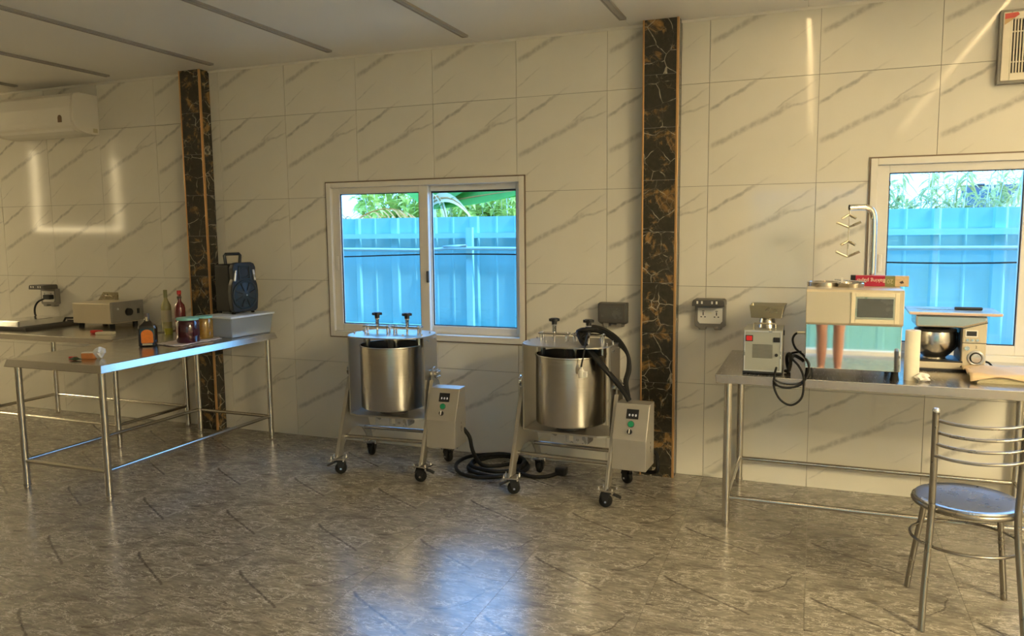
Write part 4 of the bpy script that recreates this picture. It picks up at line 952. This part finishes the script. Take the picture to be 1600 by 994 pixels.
# ---- storage bin with lid, speaker on it
t = thing('storage_bin', 'clear plastic storage bin with frosted lid under the speaker', 'box', (-3.88, -.31, TZ), R(-6))
bw, bd, bh = .145, .195, .138
mb = MB(); lo = [(-bw * .9, -bd * .92), (bw * .9, -bd * .92), (bw * .9, bd * .92), (-bw * .9, bd * .92)]; hi = [(-bw, -bd), (bw, -bd), (bw, bd), (-bw, bd)]
for q in range(4):
    a, b, c, d = lo[q], lo[(q + 1) % 4], hi[(q + 1) % 4], hi[q]; mb2 = MB(); mb2.add([(*a, .004), (*b, .004), (*c, bh), (*d, bh)], [(0, 1, 2, 3)]); o = mb2.build('side_wall', 'bin', t); s_ = o.modifiers.new('thickness', 'SOLIDIFY'); s_.thickness = .003
MB().prism(lo, .002, .006, 'Z').build('bottom', 'bin', t)
MB().box(-bw - .012, bw + .012, -bd - .012, bd + .012, bh, bh + .014).build('lid', 'lid', t, bevel=.004)
for y in (-.12, .12): MB().box(-.1, .1, y - .02, y + .02, 0, .002).build('foot_rib', 'lid', t)
MB().box(-bw - .018, -bw - .004, -.05, .05, bh - .02, bh + .012).build('side_clip', 'teal', t)
MB().box(-bw + .02, bw - .02, -bd + .03, bd - .02, .007, .026).build('papers_inside', 'white', t)
t = thing('portable_speaker', 'black portable party speaker with round grille and carry handle', 'speaker', (-3.925, -.265, TZ + bh + .014), R(76))
sw_, sd_, sh_ = .112, .10, .365   # local -Y is the front
MB().box(-sw_ + .012, sw_ - .012, -sd_ + .03, sd_, .014, sh_ - .01).build('cabinet', 'rubber', t, bevel=.012, seg=3)
out = [(-.085, .014), (.085, .014), (.104, .03), (.112, .10), (.114, .16), (.108, .21), (.094, .25), (.098, .33), (.085, .360), (.06, .368), (-.06, .368), (-.085, .360), (-.098, .33), (-.094, .25), (-.108, .21), (-.114, .16), (-.112, .10), (-.104, .03)]
ft = MB().prism(out, -sd_ - .012, -sd_ + .032, 'Y').build('front_baffle', 'spk', t, bevel=.008, seg=3)
MB().torus((0, -sd_ - .012, .135), .098, .010, 40, 8, (0, 1, 0)).build('woofer_ring', 'cone', ft)
gr = MB().lathe([(0, .016), (.022, .015), (.04, .006), (.09, .004), (.094, -.002), (0, -.002)], (0, -sd_ - .012, .135), 36, 'Y'); gr.build('woofer_grille', 'cone', ft)
for k in range(8): a = R(45 * k + 22); MB().box(.028, .092, -.004, .004, -.004, .004).xf(Matrix.Translation((0, -sd_ - .020, .135)) @ Matrix.Rotation(a, 4, 'Y')).build('grille_spoke', 'black', ft)
MB().cyl((0, -sd_ - .034, .135), (0, -sd_ - .026, .135), .006, n=12).build('center_light', 'silver', ft)
MB().ring(-.048, .048, .245, .345, -.038, .038, .255, .337, -sd_ - .020, -sd_ - .010).build('horn_frame', 'cone', ft, bevel=.003)
MB().lathe([(.034, .0), (.016, -.02), (0, -.022)], (0, -sd_ - .014, .296), 20, 'Y').build('horn', 'black', ft)
for s in (-1, 1): MB().box(s * .078 - .008, s * .078 + .008, -sd_ - .022, -sd_ - .010, .235, .315, rot=(0, R(-9 * s), 0)).build('silver_trim', 'silver', ft, bevel=.004)
MB().tube([(-.058, .02, sh_ - .015), (-.066, .02, sh_ + .052), (-.056, .02, sh_ + .062), (.056, .02, sh_ + .062), (.066, .02, sh_ + .052), (.058, .02, sh_ - .015)], .011, 8).build('carry_handle', 'spk', t)
for x in (-.08, .08):
    for y in (-.08, .08): MB().cyl((x, y, 0), (x, y, .018), .012, n=10).build('foot', 'rubber', t)
# ---- litter at the near corner
t = thing('wrapped_snack', 'orange packet partly wrapped in clear plastic near the table corner', 'packet', (-3.965, -1.47, TZ + .0005), R(20))
MB().box(-.05, .03, -.022, .022, 0, .034).build('packet', 'brownbag', t, bevel=.006)
MB().box(-.048, .028, -.020, .020, .034, .038).build('packet_top', 'white', t, bevel=.002)
o = crumple('plastic_wrap', None, None, (.048, .004, 0), (.034, .034, .030), 'clearbag', 9, 2, .4); o.parent = t
t = MB((-4.045, -1.50, TZ)).box(-4.09, -4.045, -1.518, -1.500, TZ + .0005, TZ + .013, rot=(0, 0, R(15))).build('red_lighter', 'red', bevel=.004); tag(t, 'small red lighter beside the orange packet', 'lighter')
t = crumple('green_wrapper', 'small dark green crumpled wrapper in front of the orange packet', 'wrapper', (-3.99, -1.555, TZ + .0005), (.045, .020, .009), 'dgreen', 12, 2, .35)
# ---- fryer
t = thing('deep_fryer', 'boxy steel deep fryer with control dial on its right side', 'fryer', (-5.48, -.345, TZ))
MB().box(0, .40, 0, .30, .035, .195).build('tank', 'panel', t, bevel=.006)
MB().box(.40, .425, .0, .30, .045, .205).build('control_panel', 'mgrey', t, bevel=.004)
MB().cyl((.425, .15, .12), (.445, .15, .12), .032, .028, n=20).build('dial', 'black', t)
MB().cyl((.425, .05, .15), (.430, .05, .15), .010, n=10).build('lamp', 'silver', t)
MB().box(.425, .430, .235, .255, .10, .14).build('rocker_switch', 'black', t)
for x in (.04, .37):
    for y in (.04, .26): MB().cyl((x, y, 0), (x, y, .036), .020, n=12).build('foot', 'rubber', t)
MB().prism([(-.165, .030), (.045, .262), (.20, .262), (.20, .20), (.02, .20), (.02, .030)], .255, .268, 'Y').build('leaning_lid', 'hopper', t, bevel=.002)
MB().tube([(.07, .256, .225), (.07, .235, .235), (.15, .235, .235), (.15, .256, .225)], .004, 6).build('lid_handle', 'steel2', t)
t = thing('griddle_tray', 'flat dark steel griddle tray at the left picture edge', 'tray', (-6.10, -.66, TZ))
MB().box(0, .50, 0, .52, .0, .012).build('base', 'dgrey', t, bevel=.003)
MB().ring(0, .50, 0, 1, .012, .488, .012, .988, 0, 1).xf(Matrix(((1, 0, 0, 0), (0, 0, .52, 0), (0, .03, 0, .0), (0, 0, 0, 1)))).build('rim', 'dgrey', t)
t = thing('steel_pan_lid', 'shiny stepped steel pan lid lying on the griddle tray', 'lid', (-6.06, -.60, TZ + .0125))
lo = [(0, 0), (.30, 0), (.30, .44), (0, .44)]
vs = [(x, y, 0) for x, y in lo] + [(x + (.02 if x < .1 else -.02), y + (.02 if y < .1 else -.02), .05) for x, y in lo]
MB().add(vs, [(0, 3, 2, 1), (4, 5, 6, 7)] + [(i, (i + 1) % 4, 4 + (i + 1) % 4, 4 + i) for i in range(4)]).build('cover', 'chrome', t, bevel=.008)
t = MB((-4.95, -.59, TZ)).box(-5.00, -4.90, -.60, -.575, TZ + .0005, TZ + .026, rot=(0, 0, R(8))).build('box_cutter', 'red', bevel=.008); tag(t, 'red box cutter lying on the table before the fryer', 'cutter')
t = MB((-4.83, -.60, TZ)).box(-4.90, -4.77, -.635, -.585, TZ + .0005, TZ + .020, rot=(0, 0, R(22))).build('sponge', 'paper', bevel=.005); tag(t, 'cream sponge block beside the red box cutter', 'sponge')

# ================================================================== THE PHOTOGRAPHER (behind the camera; legs show in the mirror panel)
def skinned(name, verts, edges, radii, mat, parent, root, sub=1):
    me = bpy.data.meshes.new(name); me.from_pydata(verts, edges, []); me.materials.append(M[mat])
    o = bpy.data.objects.new(name, me); COL.objects.link(o); o.parent = parent
    md = o.modifiers.new('skin', 'SKIN'); md.use_smooth_shade = True
    sv = me.skin_vertices[0].data
    for i, r_ in enumerate(radii): sv[i].radius = r_ if isinstance(r_, tuple) else (r_, r_); sv[i].use_root = (i == root)
    sb = o.modifiers.new('smooth', 'SUBSURF'); sb.levels = sub; sb.render_levels = sub
    return o
t = thing('person', 'person in shorts standing barelegged, seen only in the mirror panel', 'person', (.16, -5.22, 0))
V, E_, Q = [], [], []
def pt(v, r_, prev=None):
    V.append(v); Q.append(r_)
    if prev is not None: E_.append((prev, len(V) - 1))
    return len(V) - 1
pel = pt((0, 0, .95), (.15, .11)); wa = pt((0, .01, 1.10), (.135, .10), pel); ch = pt((0, .0, 1.30), (.155, .11), wa); nk = pt((0, 0, 1.47), .055, ch); h0 = pt((0, .015, 1.54), .06, nk)
hd = pt((0, .02, 1.63), (.078, .095), h0); h2 = pt((0, .02, 1.72), (.06, .075), hd)
for s_ in (-1, 1):
    hp_ = pt((s_ * .095, 0, .88), .092, pel); th = pt((s_ * .088, .01, .70), .080, hp_); kn_ = pt((s_ * .080, .015, .49), .055, th); cf = pt((s_ * .078, -.015, .34), .058, kn_); ak = pt((s_ * .078, -.03, .09), .036, cf)
    fo = pt((s_ * .088, .06, .045), (.042, .032), ak); pt((s_ * .10, .15, .025), (.04, .02), fo)
    sh_p = pt((s_ * .19, -.01, 1.40), .058, ch); el_p = pt((s_ * .25, .02, 1.13), .042, sh_p); wr = pt((s_ * .15, .19, 1.29), .028, el_p); pa = pt((s_ * .115, .235, 1.34), (.036, .018), wr)
    for k in range(4):
        f0 = pt((s_ * (.105 - .006 * k), .255 + .002 * k, 1.385 - .019 * k), .0095, pa); f1_ = pt((s_ * (.075 - .006 * k), .270, 1.398 - .020 * k), .0085, f0); pt((s_ * (.050 - .005 * (k == 3)), .262, 1.396 - .020 * k), .0075, f1_)
    t0 = pt((s_ * .10, .215, 1.365), .011, pa); t1_ = pt((s_ * .085, .215, 1.395), .0095, t0); pt((s_ * .072, .222, 1.412), .008, t1_)
body = skinned('body', V, E_, Q, 'skin', t, 0)
fv = [(0, .115, 1.625), (0, .10, 1.66)]
MB().lathe([(0, 0), (.012, .006), (.016, .02), (0, .045)], (0, .108, 1.612), 8, sq=(.8, 1)).build('nose', 'skin', body)
for s_ in (-1, 1):
    MB().lathe([(0, -.008), (.010, -.004), (.010, .004), (0, .008)], (s_ * .032, .103, 1.655), 10, 'Z').build('eye', 'black', body)
    MB().lathe([(0, -.03), (.014, -.015), (.016, .01), (0, .03)], (s_ * .082, .005, 1.64), 8, sq=(.5, 1)).build('ear', 'skin', body)
MB().tube([(-.022, .104, 1.585), (0, .112, 1.582), (.022, .104, 1.585)], .005, 6).build('mouth', 'rose', body)
MB().lathe([(.088, -.02), (.096, .03), (.085, .085), (.05, .118), (0, .128)], (0, .0, 1.645), 20, sq=(1, 1.12)).build('hair', 'hair', body)
skinned('shirt', [(0, 0, .96), (0, .01, 1.10), (0, 0, 1.30), (0, 0, 1.43), (-.19, -.01, 1.40), (-.235, .01, 1.22), (.19, -.01, 1.40), (.235, .01, 1.22)], [(0, 1), (1, 2), (2, 3), (2, 4), (4, 5), (2, 6), (6, 7)], [(.17, .13), (.155, .12), (.175, .13), .07, .072, .06, .072, .06], 'shirt', t, 0)
skinned('shorts', [(0, 0, .97), (0, 0, .90), (-.10, .0, .80), (-.090, .012, .60), (.10, .0, .80), (.090, .012, .60)], [(0, 1), (1, 2), (2, 3), (1, 4), (4, 5)], [(.165, .125), (.165, .125), .108, .095, .108, .095], 'shorts', t, 0)
